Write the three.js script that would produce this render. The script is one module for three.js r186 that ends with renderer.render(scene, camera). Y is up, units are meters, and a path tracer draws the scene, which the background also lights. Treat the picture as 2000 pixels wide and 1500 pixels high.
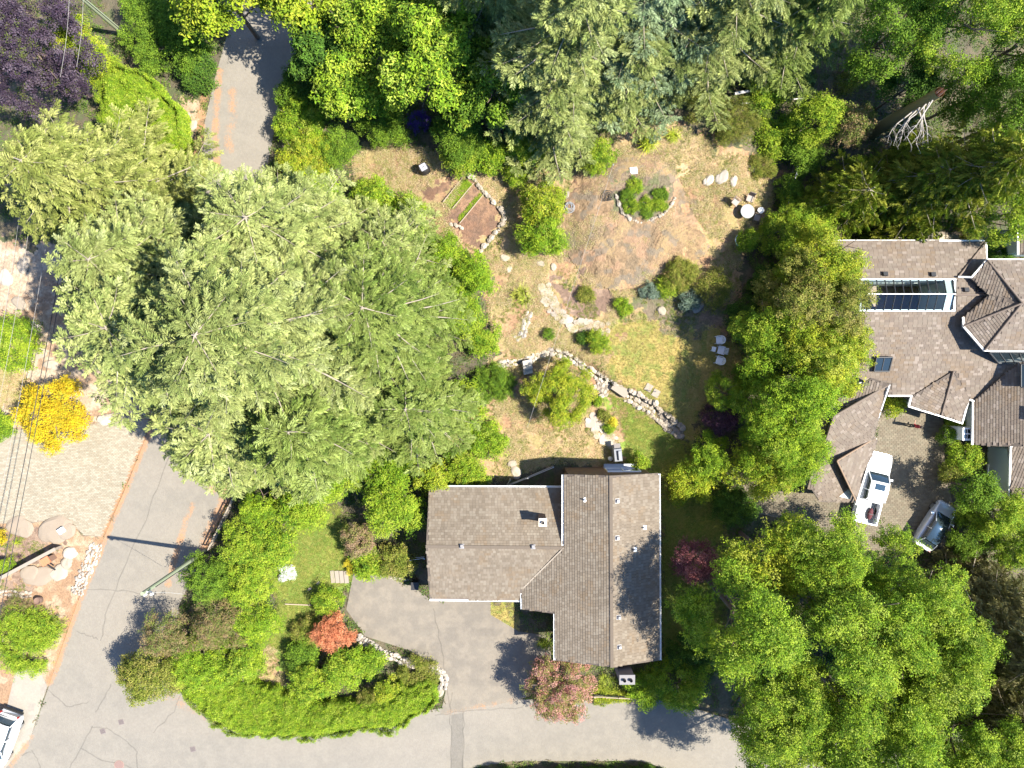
import * as THREE from 'three';
import { Sky } from 'three/addons/objects/Sky.js';
import { mergeGeometries, mergeVertices } from 'three/addons/utils/BufferGeometryUtils.js';
import { MarchingCubes } from 'three/addons/objects/MarchingCubes.js';

// ---------------------------------------------------------------- camera, sky, sun, exposure
const scene = new THREE.Scene();
const CAM_H = 57, FPX = 1389;                       // flying height (m); focal length of a 2000 px wide frame
const camera = new THREE.PerspectiveCamera(56.73, 4 / 3, 0.5, 2000);
camera.position.set(0, CAM_H, 0);
camera.up.set(0, 0, -1);
camera.lookAt(CAM_H * 0.018, 0, CAM_H * 0.0432);
camera.updateMatrixWorld(true);

const SUN_EL = 52.5 * Math.PI / 180, SUN_AZ = Math.atan2(0.15, 0.99);   // shadows fall to -x, slightly to -z
const sunDir = new THREE.Vector3(Math.cos(SUN_EL) * Math.cos(SUN_AZ), Math.sin(SUN_EL), Math.cos(SUN_EL) * Math.sin(SUN_AZ));
const sky = new Sky();
sky.name = 'sky'; sky.userData = { kind: 'structure', label: 'clear blue summer sky over the gardens', category: 'sky' };
sky.scale.setScalar(1500);
sky.material.uniforms.sunPosition.value.copy(sunDir);
sky.material.uniforms.turbidity.value = 2.5;
sky.material.uniforms.rayleigh.value = 1.2;
sky.material.uniforms.mieCoefficient.value = 0.004;
scene.add(sky);
scene.environmentIntensity = 0.12;
const sun = new THREE.DirectionalLight(new THREE.Color().setRGB(1, 0.935, 0.81), 5);
sun.position.copy(sunDir).multiplyScalar(150);
sun.target.position.set(0, 0, 0);
sun.castShadow = true; sun.shadow.mapSize.set(4096, 4096);
Object.assign(sun.shadow.camera, { left: -70, right: 70, top: 60, bottom: -60, near: 10, far: 320 });
scene.add(sun, sun.target);
const renderer = new THREE.WebGLRenderer({ antialias: true });
renderer.setSize(1024, 768);
renderer.shadowMap.enabled = true;
renderer.toneMapping = THREE.LinearToneMapping;
renderer.toneMappingExposure = 2.75;

// ---------------------------------------------------------------- small tools
const V3 = (x, y, z) => new THREE.Vector3(x, y, z);
function rngOf(seed) { let a = seed >>> 0; return () => { a = (a + 0x6D2B79F5) | 0; let t = Math.imul(a ^ (a >>> 15), 1 | a); t = (t + Math.imul(t ^ (t >>> 7), 61 | t)) ^ t; return ((t ^ (t >>> 14)) >>> 0) / 4294967296; }; }
const rnd = rngOf(20240611);
const R = (a, b) => a + (b - a) * rnd();
const clamp = (v, a = 0, b = 1) => Math.min(b, Math.max(a, v));
const sstep = (a, b, v) => { const t = clamp((v - a) / (b - a)); return t * t * (3 - 2 * t); };
const mix = (a, b, t) => a + (b - a) * t;
function hash2(i, j) { let h = Math.imul(i, 374761393) + Math.imul(j, 668265263) | 0; h = Math.imul(h ^ (h >>> 13), 1274126177); return ((h ^ (h >>> 16)) >>> 0) / 4294967296; }
function noise(x, y) { const i = Math.floor(x), j = Math.floor(y), u = x - i, v = y - j, a = u * u * (3 - 2 * u), b = v * v * (3 - 2 * v); return mix(mix(hash2(i, j), hash2(i + 1, j), a), mix(hash2(i, j + 1), hash2(i + 1, j + 1), a), b); }
const fbm = (x, y, o = 3) => { let s = 0, a = 0.5, t = 0; for (let k = 0; k < o; k++) { s += a * noise(x, y); t += a; a *= 0.5; x = x * 2.03 + 17.1; y = y * 2.03 + 9.7; } return s / t; };

// The survey of the plot was read off the aerial frame (2000 x 1500): site() turns a reading and a height into metres.
const camF = V3(), camR = V3(), camU = V3();
camera.matrixWorld.extractBasis(camR, camU, camF); camF.negate();
function site(px, py, h = 0) {
  const d = camF.clone().multiplyScalar(FPX).addScaledVector(camR, px - 1000).addScaledVector(camU, 750 - py);
  return V3(d.x, d.y, d.z).multiplyScalar((h - CAM_H) / d.y).add(V3(0, CAM_H, 0));
}
const plan = (pts, h = 0) => pts.map(([x, y]) => { const p = site(x, y, h); return [p.x, p.z]; });
function inPoly(x, z, poly) { let c = false; for (let i = 0, j = poly.length - 1; i < poly.length; j = i++) { const [a, b] = poly[i], [d, e] = poly[j]; if ((b > z) !== (e > z) && x < (d - a) * (z - b) / (e - b) + a) c = !c; } return c; }
function segDist(x, z, a, b) { const dx = b[0] - a[0], dz = b[1] - a[1], t = clamp(((x - a[0]) * dx + (z - a[1]) * dz) / (dx * dx + dz * dz)); return [Math.hypot(x - a[0] - t * dx, z - a[1] - t * dz), dx * (z - a[1]) - dz * (x - a[0])]; }
function polyDist(x, z, poly, closed = true) { let m = 1e9; for (let i = 0; i + (closed ? 0 : 1) < poly.length; i++) m = Math.min(m, segDist(x, z, poly[i], poly[(i + 1) % poly.length])[0]); return m; }

// ---------------------------------------------------------------- terrain: an upper terrace behind the dry stone wall and a rock knoll
const WALL = plan([[880, 735], [975, 712], [1030, 702], [1078, 686], [1120, 700], [1165, 730], [1200, 757], [1245, 778], [1285, 800], [1330, 845]], 0.4);
const KNOLL = plan([[1105, 375], [1130, 340], [1190, 300], [1290, 300], [1330, 350], [1352, 410], [1395, 470], [1380, 500], [1330, 512], [1290, 555], [1200, 568], [1150, 552], [1110, 500], [1098, 440]], 1.4);
function terrain(x, z) {
  let best = 1e9, side = 0;
  for (let i = 0; i + 1 < WALL.length; i++) { const [d, s] = segDist(x, z, WALL[i], WALL[i + 1]); if (d < best - 1e-6) { best = d; side = s; } }
  const north = side < 0 ? best : -best;
  const west = WALL[0][0], east = WALL[WALL.length - 1][0];
  let t = sstep(-0.05, 0.5, north) * sstep(west - 7, west + 1, x) * (1 - sstep(east + 3.5, east + 8, x)) * (1 - sstep(-25, -32, z) * 0);
  if (x > east - 0.5 && x < east + 9) t *= sstep(WALL[WALL.length - 1][1] + 3, WALL[WALL.length - 1][1] - 4, z);
  let h = 0.8 * t + 0.5 * t * sstep(-4, -16, z);
  const dk = polyDist(x, z, KNOLL) * (inPoly(x, z, KNOLL) ? 1 : -1);
  h += 0.75 * sstep(-0.25, 2.4, dk) * t;
  return h;
}
function ground(px, py) { let p = site(px, py, 0); for (let k = 0; k < 5; k++) p = site(px, py, terrain(p.x, p.z)); return p; }
const gplan = (pts) => pts.map(([x, y]) => { const p = ground(x, y); return [p.x, p.z]; });
const mpp = (h) => (CAM_H - h) / FPX;               // metres for one reading unit at height h

// ---------------------------------------------------------------- naming
const taken = new Map();
function numbered(name) { const n = taken.get(name) || 0; taken.set(name, n + 1); return n ? `${name}_${String(n).padStart(3, '0')}` : name; }
function thing(name, label, category, pos = V3(), turn = 0, group) {
  const o = new THREE.Group(); o.name = numbered(name); o.position.copy(pos); o.rotation.y = turn;
  o.userData = { label, category }; if (group) o.userData.group = group;
  scene.add(o); return o;
}
function part(name, geo, mat, parent, kind) { const m = new THREE.Mesh(geo, mat); m.name = name; if (kind) m.userData.kind = kind; parent.add(m); return m; }
function struct(name, geo, mat, label) { const m = new THREE.Mesh(geo, mat); m.name = numbered(name); m.userData = { kind: 'structure', label, category: name.replace(/_/g, ' ') }; scene.add(m); return m; }

// ---------------------------------------------------------------- geometry tools
const bx = (w, h, d, x = 0, y = 0, z = 0, ry = 0, rz = 0, rx = 0) => { const g = new THREE.BoxGeometry(w, h, d); if (rx) g.rotateX(rx); if (rz) g.rotateZ(rz); if (ry) g.rotateY(ry); g.translate(x, y, z); return g; };
function rod(a, b, r0, r1 = r0, seg = 7) { const d = b.clone().sub(a), L = d.length(); const g = new THREE.CylinderGeometry(r1, r0, L, seg, 1); g.translate(0, L / 2, 0); g.applyQuaternion(new THREE.Quaternion().setFromUnitVectors(V3(0, 1, 0), d.normalize())); g.translate(a.x, a.y, a.z); return g; }
function tube(pts, r, seg = 24, rs = 6) { return new THREE.TubeGeometry(new THREE.CatmullRomCurve3(pts), seg, r, rs, false); }
const merge = (list) => mergeGeometries(list.map((g) => { const n = g.index ? g.toNonIndexed() : g; for (const k of Object.keys(n.attributes)) if (k !== 'position' && k !== 'normal' && k !== 'uv') n.deleteAttribute(k); if (!n.attributes.uv) n.setAttribute('uv', new THREE.BufferAttribute(new Float32Array(n.attributes.position.count * 2), 2)); return n; }), false);
function loft(rows, capA = true, capB = true) {      // rows of equal length of [x,y,z]
  const n = rows[0].length, pos = [], idx = [];
  for (const r of rows) for (const p of r) pos.push(...p);
  for (let i = 0; i + 1 < rows.length; i++) for (let j = 0; j + 1 < n; j++) { const a = i * n + j, b = a + 1, c = a + n, d = c + 1; idx.push(a, c, b, b, c, d); }
  for (const [on, base] of [[capA, 0], [capB, (rows.length - 1) * n]]) if (on) for (let j = 1; j + 1 < n; j++) idx.push(base, base + j, base + j + 1);
  const g = new THREE.BufferGeometry(); g.setAttribute('position', new THREE.Float32BufferAttribute(pos, 3)); g.setIndex(idx);
  const f = g.toNonIndexed(); f.computeVertexNormals();
  f.setAttribute('uv', new THREE.BufferAttribute(new Float32Array(f.attributes.position.count * 2), 2)); return f;
}
function prism(poly, y0, y1) {                        // poly: [[x,z]...], upright prism
  const s = new THREE.Shape(poly.map(([x, z]) => new THREE.Vector2(x, -z)));
  const g = new THREE.ExtrudeGeometry(s, { depth: y1 - y0, bevelEnabled: false }); g.rotateX(-Math.PI / 2); g.translate(0, y0, 0); return g;
}

// ---------------------------------------------------------------- materials
const rgb = (r, g, b) => new THREE.Color().setRGB(r, g, b);
const mat = (c, rough = 0.85, metal = 0, extra = {}) => new THREE.MeshStandardMaterial({ color: Array.isArray(c) ? rgb(...c) : c, roughness: rough, metalness: metal, ...extra });
function noiseTex(n, f, rep = 1) {
  const d = new Uint8Array(n * n * 4);
  for (let j = 0; j < n; j++) for (let i = 0; i < n; i++) { const v = clamp(f(i, j)) * 255, k = (j * n + i) * 4; d[k] = d[k + 1] = d[k + 2] = v; d[k + 3] = 255; }
  const t = new THREE.DataTexture(d, n, n); t.wrapS = t.wrapT = THREE.RepeatWrapping; t.magFilter = THREE.LinearFilter; t.minFilter = THREE.LinearMipmapLinearFilter; t.generateMipmaps = true; t.needsUpdate = true; t.repeat.set(rep, rep); return t;
}
const grainTex = noiseTex(256, (i, j) => 0.5 * hash2(i, j) + 0.5 * noise(i * 0.25, j * 0.25));
const M = {
  bark: mat([0.16, 0.12, 0.09], 0.95), paleBark: mat([0.3, 0.25, 0.2], 0.95), twig: mat([0.33, 0.28, 0.21], 0.95), silver: mat([0.5, 0.48, 0.45], 0.9),
  white: mat([0.78, 0.78, 0.76], 0.45), gutter: mat([0.74, 0.74, 0.72], 0.4), siding: mat([0.17, 0.105, 0.06], 0.8), stucco: mat([0.46, 0.5, 0.48], 0.9),
  metal: mat([0.45, 0.46, 0.47], 0.35, 0.9), darkMetal: mat([0.05, 0.052, 0.055], 0.5, 0.4), black: mat([0.02, 0.02, 0.022], 0.6), rubber: mat([0.018, 0.018, 0.018], 0.9),
  wood: mat([0.34, 0.27, 0.2], 0.9), greyWood: mat([0.27, 0.23, 0.185], 0.95), wire: mat([0.3, 0.28, 0.26], 0.7), poleWood: mat([0.24, 0.27, 0.17], 0.95), orangeTile: mat([0.5, 0.17, 0.08], 0.8),
  plastic: mat([0.74, 0.75, 0.78], 0.4), grey: mat([0.3, 0.31, 0.32], 0.7), cover: mat([0.2, 0.21, 0.23], 0.8), brick: mat([0.2, 0.12, 0.085], 0.9), concrete: mat([0.4, 0.37, 0.33], 0.9),
  glass: new THREE.MeshPhysicalMaterial({ color: rgb(0.9, 0.96, 0.97), roughness: 0.03, transmission: 1, thickness: 0, ior: 1.5 }),
  darkGlass: new THREE.MeshPhysicalMaterial({ color: rgb(0.02, 0.03, 0.035), roughness: 0.04, metalness: 0, clearcoat: 1 }),
  carWhite: new THREE.MeshPhysicalMaterial({ color: rgb(0.8, 0.81, 0.83), roughness: 0.35, clearcoat: 1, clearcoatRoughness: 0.05 }),
  stone: [[0.38, 0.33, 0.27], [0.3, 0.265, 0.225], [0.44, 0.39, 0.32], [0.25, 0.22, 0.19]].map((c) => mat(c, 0.95, 0, { bumpMap: grainTex, bumpScale: 0.02, flatShading: true })),
  slab: [[0.34, 0.28, 0.23], [0.29, 0.25, 0.21], [0.38, 0.33, 0.27]].map((c) => mat(c, 0.95, 0, { flatShading: true })),
};
const leafMat = (rough = 0.75, t = 0.3) => new THREE.MeshPhysicalMaterial({ color: 0xffffff, vertexColors: true, roughness: rough, specularIntensity: 0.4, transmission: t, thickness: 0, side: THREE.DoubleSide });
M.leaf = leafMat(0.92, 0.3); M.needle = leafMat(0.8, 0); M.blade = leafMat(0.85, 0);
// ---------------------------------------------------------------- site map: what the ground is made of, in plan metres
const MX0 = -48, MX1 = 48, MZ0 = -36, MZ1 = 40, MW = 2048, MH = 1621;
const zmap = new Uint8Array(MW * MH), crack = new Float32Array(MW * MH), litter = new Float32Array(MW * MH);
const toI = (x) => (x - MX0) / (MX1 - MX0) * MW, toJ = (z) => (z - MZ0) / (MZ1 - MZ0) * MH;
function fillZone(poly, id) {
  const q = poly.map(([x, z]) => [toI(x), toJ(z)]);
  const y0 = Math.max(0, Math.floor(Math.min(...q.map((p) => p[1])))), y1 = Math.min(MH - 1, Math.ceil(Math.max(...q.map((p) => p[1]))));
  for (let j = y0; j <= y1; j++) {
    const xs = [];
    for (let i = 0, k = q.length - 1; i < q.length; k = i++) { const [a, b] = q[i], [c, d] = q[k]; if ((b > j) !== (d > j)) xs.push((c - a) * (j - b) / (d - b) + a); }
    xs.sort((a, b) => a - b);
    for (let k = 0; k + 1 < xs.length; k += 2) for (let i = Math.max(0, Math.ceil(xs[k])); i <= Math.min(MW - 1, xs[k + 1]); i++) zmap[j * MW + i] = id;
  }
}
function stroke(buf, pts, w, amt) {
  for (let s = 0; s + 1 < pts.length; s++) {
    const a = [toI(pts[s][0]), toJ(pts[s][1])], b = [toI(pts[s + 1][0]), toJ(pts[s + 1][1])], W = w / (MX1 - MX0) * MW;
    for (let j = Math.max(0, Math.floor(Math.min(a[1], b[1]) - W)); j <= Math.min(MH - 1, Math.max(a[1], b[1]) + W); j++)
      for (let i = Math.max(0, Math.floor(Math.min(a[0], b[0]) - W)); i <= Math.min(MW - 1, Math.max(a[0], b[0]) + W); i++) {
        const d = segDist(i, j, a, b)[0] / W; if (d < 1) { const k = j * MW + i; buf[k] = Math.max(buf[k], amt * (1 - d * d)); }
      }
  }
}
const ZONES = {
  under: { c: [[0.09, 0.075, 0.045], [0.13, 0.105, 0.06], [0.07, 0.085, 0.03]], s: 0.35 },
  dry: { c: [[0.339, 0.23, 0.121], [0.293, 0.173, 0.093], [0.277, 0.223, 0.089]], s: 0.4 },
  straw: { c: [[0.464, 0.325, 0.186], [0.384, 0.257, 0.138], [0.416, 0.302, 0.152]], s: 0.35 },
  soil: { c: [[0.18, 0.099, 0.06], [0.234, 0.138, 0.08], [0.144, 0.086, 0.056]], s: 0.4 },
  mixlawn: { c: [[0.34, 0.261, 0.08], [0.255, 0.225, 0.056], [0.178, 0.207, 0.04]], s: 0.3 },
  lawn: { c: [[0.17, 0.24, 0.032], [0.128, 0.2, 0.024], [0.255, 0.26, 0.048]], s: 0.3 },
  rock: { c: [[0.226, 0.147, 0.079], [0.173, 0.123, 0.072], [0.263, 0.176, 0.097]], s: 0.4 },
  scree: { c: [[0.356, 0.27, 0.187], [0.275, 0.18, 0.112], [0.405, 0.329, 0.242]], s: 0.4 },
  mulch: { c: [[0.198, 0.129, 0.088], [0.261, 0.181, 0.128], [0.162, 0.103, 0.072]], s: 0.4 },
  sandy: { c: [[0.325, 0.227, 0.137], [0.277, 0.17, 0.096], [0.365, 0.28, 0.186]], s: 0.35 },
  pad: { c: [[0.275, 0.246, 0.199], [0.251, 0.222, 0.184], [0.292, 0.261, 0.207]], s: 0.08 },
  road: { c: [[0.204, 0.181, 0.148], [0.182, 0.164, 0.136], [0.221, 0.198, 0.161]], s: 0.1 },
  drive: { c: [[0.18, 0.156, 0.123], [0.148, 0.128, 0.103], [0.233, 0.197, 0.15]], s: 0.1 },
  patch: { c: [[0.149, 0.134, 0.112], [0.163, 0.146, 0.12], [0.14, 0.126, 0.105]], s: 0.14 },
  joint: { c: [[0.2, 0.16, 0.12], [0.24, 0.19, 0.14], [0.17, 0.14, 0.1]], s: 0.3 },
  bed: { c: [[0.14, 0.115, 0.07], [0.18, 0.13, 0.09], [0.11, 0.12, 0.05]], s: 0.4 },
};
const ZK = Object.keys(ZONES), zid = (k) => ZK.indexOf(k);
const ROAD = [[430, -120], [640, -120], [606, 30], [560, 150], [535, 260], [505, 400], [500, 560], [490, 700], [482, 860], [440, 990], [398, 1080], [350, 1180], [330, 1330], [420, 1402], [620, 1442], [850, 1384], [1000, 1366], [1180, 1362], [1300, 1366], [1450, 1412], [1600, 1440], [1760, 1480], [1760, 1560], [1400, 1530], [1250, 1486], [1000, 1486], [900, 1503], [880, 1640], [-120, 1640], [-80, 1600], [10, 1500], [60, 1440], [95, 1340], [150, 1180], [205, 1045], [255, 930], [300, 815], [340, 700], [370, 560], [385, 400], [392, 270], [420, 150], [445, 60]];
const DRIVE = [[690, 1119], [760, 1128], [808, 1146], [842, 1172], [958, 1170], [958, 1200], [1012, 1232], [1072, 1242], [1078, 1300], [1030, 1360], [1000, 1370], [860, 1394], [872, 1340], [868, 1308], [800, 1270], [712, 1242], [676, 1190]];
const BRICKS = [[-90, 835], [60, 838], [180, 828], [250, 808], [297, 822], [252, 930], [200, 1048], [165, 1046], [128, 1012], [40, 1024], [-90, 1018]];
const COURT = [[1725, 785], [1780, 796], [1842, 818], [1846, 930], [1868, 1010], [1840, 1075], [1640, 1075], [1560, 1020], [1470, 1000], [1450, 945], [1590, 955], [1670, 985], [1700, 880]];
const TERRACE = [[1690, 452], [1930, 452], [1930, 474], [1690, 474]];
const zonesPx = [
  ['dry', [[690, 300], [760, 265], [900, 315], [1000, 330], [1100, 330], [1180, 262], [1330, 245], [1440, 300], [1512, 330], [1508, 440], [1452, 480], [1442, 560], [1420, 640], [1400, 760], [1330, 850], [1230, 910], [1130, 905], [1080, 905], [960, 945], [900, 935], [870, 850], [950, 770], [955, 640], [955, 520], [880, 470], [790, 470], [690, 420]]],
  ['straw', [[1185, 300], [1200, 275], [1255, 262], [1335, 258], [1375, 300], [1385, 345], [1330, 350], [1270, 340], [1220, 345], [1180, 330]]],
  ['soil', [[908, 338], [950, 380], [982, 415], [980, 440], [938, 488], [900, 470], [872, 430]]],
  ['soil', [[815, 390], [850, 350], [905, 335], [880, 380], [860, 395], [830, 400]]],
  ['soil', [[1105, 380], [1120, 345], [1180, 318], [1200, 345], [1150, 380], [1130, 370]]],
  ['mulch', [[1085, 545], [1150, 555], [1190, 575], [1180, 625], [1130, 630], [1095, 600], [1078, 570]]],
  ['rock', null],
  ['bed', Array.from({ length: 18 }, (_, k) => [1258 + 56 * Math.cos(k * Math.PI / 9), 387 + 43 * Math.sin(k * Math.PI / 9)])],
  ['mixlawn', [[1188, 642], [1250, 622], [1330, 650], [1420, 640], [1450, 700], [1450, 770], [1400, 800], [1345, 860], [1330, 845], [1285, 800], [1205, 755], [1184, 720]]],
  ['bed', [[1200, 590], [1290, 560], [1380, 540], [1430, 560], [1410, 640], [1330, 648], [1250, 618]]],
  ['lawn', [[1184, 765], [1240, 792], [1318, 850], [1370, 880], [1420, 960], [1420, 1290], [1290, 1300], [1290, 925], [1216, 905], [1222, 870], [1210, 815]]],
  ['lawn', [[520, 1110], [600, 1000], [660, 980], [700, 1060], [690, 1130], [620, 1175], [630, 1240], [590, 1310], [500, 1350], [480, 1280], [540, 1180]]],
  ['dry', [[506, 1280], [525, 1258], [552, 1275], [560, 1330], [530, 1345], [508, 1325]]],
  ['mixlawn', [[952, 1172], [1014, 1172], [1014, 1232], [985, 1220], [960, 1205]]],
  ['scree', [[-60, 470], [190, 470], [180, 560], [190, 700], [260, 730], [300, 800], [180, 845], [60, 850], [-60, 850]]],
  ['dry', [[-60, 715], [20, 715], [55, 740], [50, 795], [-60, 810]]],
  ['sandy', [[-90, 1015], [90, 1008], [165, 1046], [200, 1050], [155, 1185], [98, 1335], [30, 1400], [-90, 1420]]],
  ['mulch', [[15, 1045], [55, 1035], [110, 1060], [115, 1075], [60, 1098], [0, 1125], [-20, 1090]]],
  ['mulch', [[0, 1135], [48, 1120], [48, 1155], [0, 1150]]],
  ['pad', [[12, 1385], [30, 1310], [72, 1295], [92, 1340], [60, 1440], [20, 1500], [-60, 1500], [-60, 1400]]],
  ['sandy', [[340, 215], [395, 190], [385, 270], [350, 260]]],
  ['road', ROAD], ['drive', DRIVE], ['patch', [[881, 1395], [904, 1392], [905, 1500], [904, 1560], [880, 1560]]], ['joint', BRICKS], ['joint', COURT], ['joint', TERRACE],
];
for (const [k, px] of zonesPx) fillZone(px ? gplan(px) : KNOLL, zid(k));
for (const c of [[[350, 850], [312, 940], [290, 1000], [262, 1060], [232, 1130], [205, 1200], [196, 1250]], [[883, 1352], [878, 1400], [881, 1440], [880, 1500]], [[904, 1388], [905, 1440], [903, 1500]], [[846, 1188], [853, 1220], [862, 1270], [870, 1320], [878, 1380]], [[163, 1150], [220, 1152], [262, 1156], [300, 1160]], [[92, 1346], [112, 1362], [128, 1378], [150, 1376], [172, 1370]],
  [[216, 1335], [205, 1360], [186, 1390]], [[180, 1418], [158, 1460], [136, 1500]], [[158, 1461], [190, 1480], [226, 1490], [262, 1502]], [[178, 1420], [208, 1421], [240, 1442], [268, 1468], [268, 1500]], [[62, 1465], [72, 1480], [78, 1500]], [[850, 1396], [900, 1389], [960, 1386], [1020, 1380]], [[150, 1232], [176, 1242], [190, 1248]], [[60, 1468], [42, 1474]], [[360, 1338], [340, 1390], [300, 1430]]])
  stroke(crack, gplan(c.flatMap((p, i) => i + 1 < c.length ? [0, 1, 2, 3].map((q) => [mix(p[0], c[i + 1][0], q / 4) + (q ? 5 * (noise(p[0] + q * 9, p[1]) - 0.5) : 0), mix(p[1], c[i + 1][1], q / 4) + (q ? 5 * (noise(p[1] + q * 7, p[0]) - 0.5) : 0)]) : [p])), 0.05, 1);
for (const [pts, w, a] of [[[[300, 822], [275, 880], [255, 930], [228, 990], [205, 1045], [180, 1110], [150, 1180], [125, 1255], [98, 1330]], 0.42, 0.95], [[[478, 870], [458, 920], [440, 975], [418, 1030], [400, 1070]], 0.75, 0.9], [[[375, 985], [362, 1020], [350, 1060], [338, 1100], [328, 1140]], 0.35, 0.7], [[[412, 900], [425, 920], [415, 950]], 0.7, 0.6], [[[428, 140], [424, 200], [420, 260], [424, 330]], 0.4, 0.75], [[[456, 180], [452, 230], [446, 290]], 0.5, 0.45], [[[395, 190], [388, 260], [384, 300]], 0.5, 0.9], [[[1170, 1366], [1260, 1368]], 0.35, 0.3], [[[1010, 1366], [870, 1392]], 0.3, 0.3], [[[60, 1440], [20, 1495]], 0.35, 0.6], [[[330, 1360], [420, 1406], [520, 1430]], 0.5, 0.35]])
  stroke(litter, gplan(pts), w, a);
const siteMap = (() => {
  const d = new Uint8Array(MW * MH * 4), enc = (v) => 255 * Math.pow(clamp(v), 1 / 2.2), col = [0, 0, 0];
  const sharp = new Set(['road', 'drive', 'joint', 'pad', 'patch'].map(zid)), hard = new Set(['road', 'drive', 'patch'].map(zid)), rockId = zid('rock');
  for (let j = 0; j < MH; j++) for (let i = 0; i < MW; i++) {
    const x = MX0 + (i + 0.5) / MW * (MX1 - MX0), z = MZ0 + (j + 0.5) / MH * (MZ1 - MZ0), k = j * MW + i;
    let id = zmap[k];
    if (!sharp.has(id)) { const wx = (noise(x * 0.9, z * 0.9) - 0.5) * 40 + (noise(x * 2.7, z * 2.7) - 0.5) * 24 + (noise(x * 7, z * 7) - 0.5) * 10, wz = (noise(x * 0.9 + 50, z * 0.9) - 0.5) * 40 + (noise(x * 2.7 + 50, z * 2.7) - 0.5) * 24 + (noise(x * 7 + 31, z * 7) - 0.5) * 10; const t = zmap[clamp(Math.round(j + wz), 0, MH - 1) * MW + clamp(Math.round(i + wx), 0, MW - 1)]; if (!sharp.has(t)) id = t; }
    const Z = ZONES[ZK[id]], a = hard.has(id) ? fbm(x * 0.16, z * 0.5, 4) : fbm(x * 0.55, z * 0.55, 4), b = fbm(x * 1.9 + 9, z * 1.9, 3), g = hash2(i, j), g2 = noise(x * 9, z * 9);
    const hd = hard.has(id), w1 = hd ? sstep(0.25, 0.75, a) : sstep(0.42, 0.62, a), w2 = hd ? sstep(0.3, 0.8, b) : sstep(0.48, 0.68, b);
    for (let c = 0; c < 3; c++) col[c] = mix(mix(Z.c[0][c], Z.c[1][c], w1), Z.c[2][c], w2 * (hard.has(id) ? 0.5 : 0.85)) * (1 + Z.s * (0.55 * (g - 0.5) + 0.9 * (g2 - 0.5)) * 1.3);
    if (id === rockId) {                              // lichen, moss pads and iron staining with their own outlines
      const mo = fbm(x * 0.9 + 3, z * 0.9, 4), li = fbm(x * 1.4 + 40, z * 1.4 + 7, 4);
      const gr = fbm(x * 0.6 + 20, z * 0.6 + 11, 4) + 0.12 * g2; if (gr > 0.6) { const t = sstep(0.6, 0.74, gr) * 0.8; col[0] = mix(col[0], 0.25 + 0.08 * g, t); col[1] = mix(col[1], 0.175 + 0.06 * g, t); col[2] = mix(col[2], 0.1, t); }
      if (mo > 0.55) { const t = sstep(0.55, 0.66, mo) * 0.6; col[0] = mix(col[0], 0.33, t); col[1] = mix(col[1], 0.2, t); col[2] = mix(col[2], 0.12, t); }
      if (li > 0.56) { const t = sstep(0.56, 0.66, li) * 0.7; col[0] = mix(col[0], 0.165, t); col[1] = mix(col[1], 0.138, t); col[2] = mix(col[2], 0.103, t); }
    }
    if (crack[k] > 0.05) { const t = 0.42 * crack[k] * (0.6 + 0.4 * noise(x * 3, z * 3)); for (let c = 0; c < 3; c++) col[c] *= 1 - t; }
    if (litter[k] > 0) { const q = litter[k] * 1.2 + (fbm(x * 2.2 + 3, z * 2.2, 3) - 0.5) * 1.2 + (hash2(i + 7, j) - 0.5) * 0.8; const t = sstep(0.35, 1.0, q) * 0.8; col[0] = mix(col[0], 0.29 + 0.1 * g, t); col[1] = mix(col[1], 0.15 + 0.06 * g, t); col[2] = mix(col[2], 0.085, t); }
    d[k * 4] = enc(col[0]); d[k * 4 + 1] = enc(col[1]); d[k * 4 + 2] = enc(col[2]); d[k * 4 + 3] = 255;
  }
  const t = new THREE.DataTexture(d, MW, MH); t.colorSpace = THREE.SRGBColorSpace; t.wrapS = t.wrapT = THREE.RepeatWrapping; t.magFilter = THREE.LinearFilter; t.minFilter = THREE.LinearMipmapLinearFilter; t.generateMipmaps = true; t.needsUpdate = true; return t;
})();
const zoneAt = (x, z) => { const i = Math.floor(toI(x)), j = Math.floor(toJ(z)); return i < 0 || j < 0 || i >= MW || j >= MH ? 'under' : ZK[zmap[j * MW + i]]; };
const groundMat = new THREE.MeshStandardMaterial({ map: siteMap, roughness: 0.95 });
const fineBump = grainTex.clone(); fineBump.repeat.set(96 / 3, 76 / 3); fineBump.needsUpdate = true;
groundMat.bumpMap = fineBump; groundMat.bumpScale = 0.05;
const paveMat = new THREE.MeshStandardMaterial({ map: siteMap, roughness: 0.88, bumpMap: fineBump, bumpScale: 0.012 });
const planUV = (x, z) => [(x - MX0) / (MX1 - MX0), (z - MZ0) / (MZ1 - MZ0)];

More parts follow.
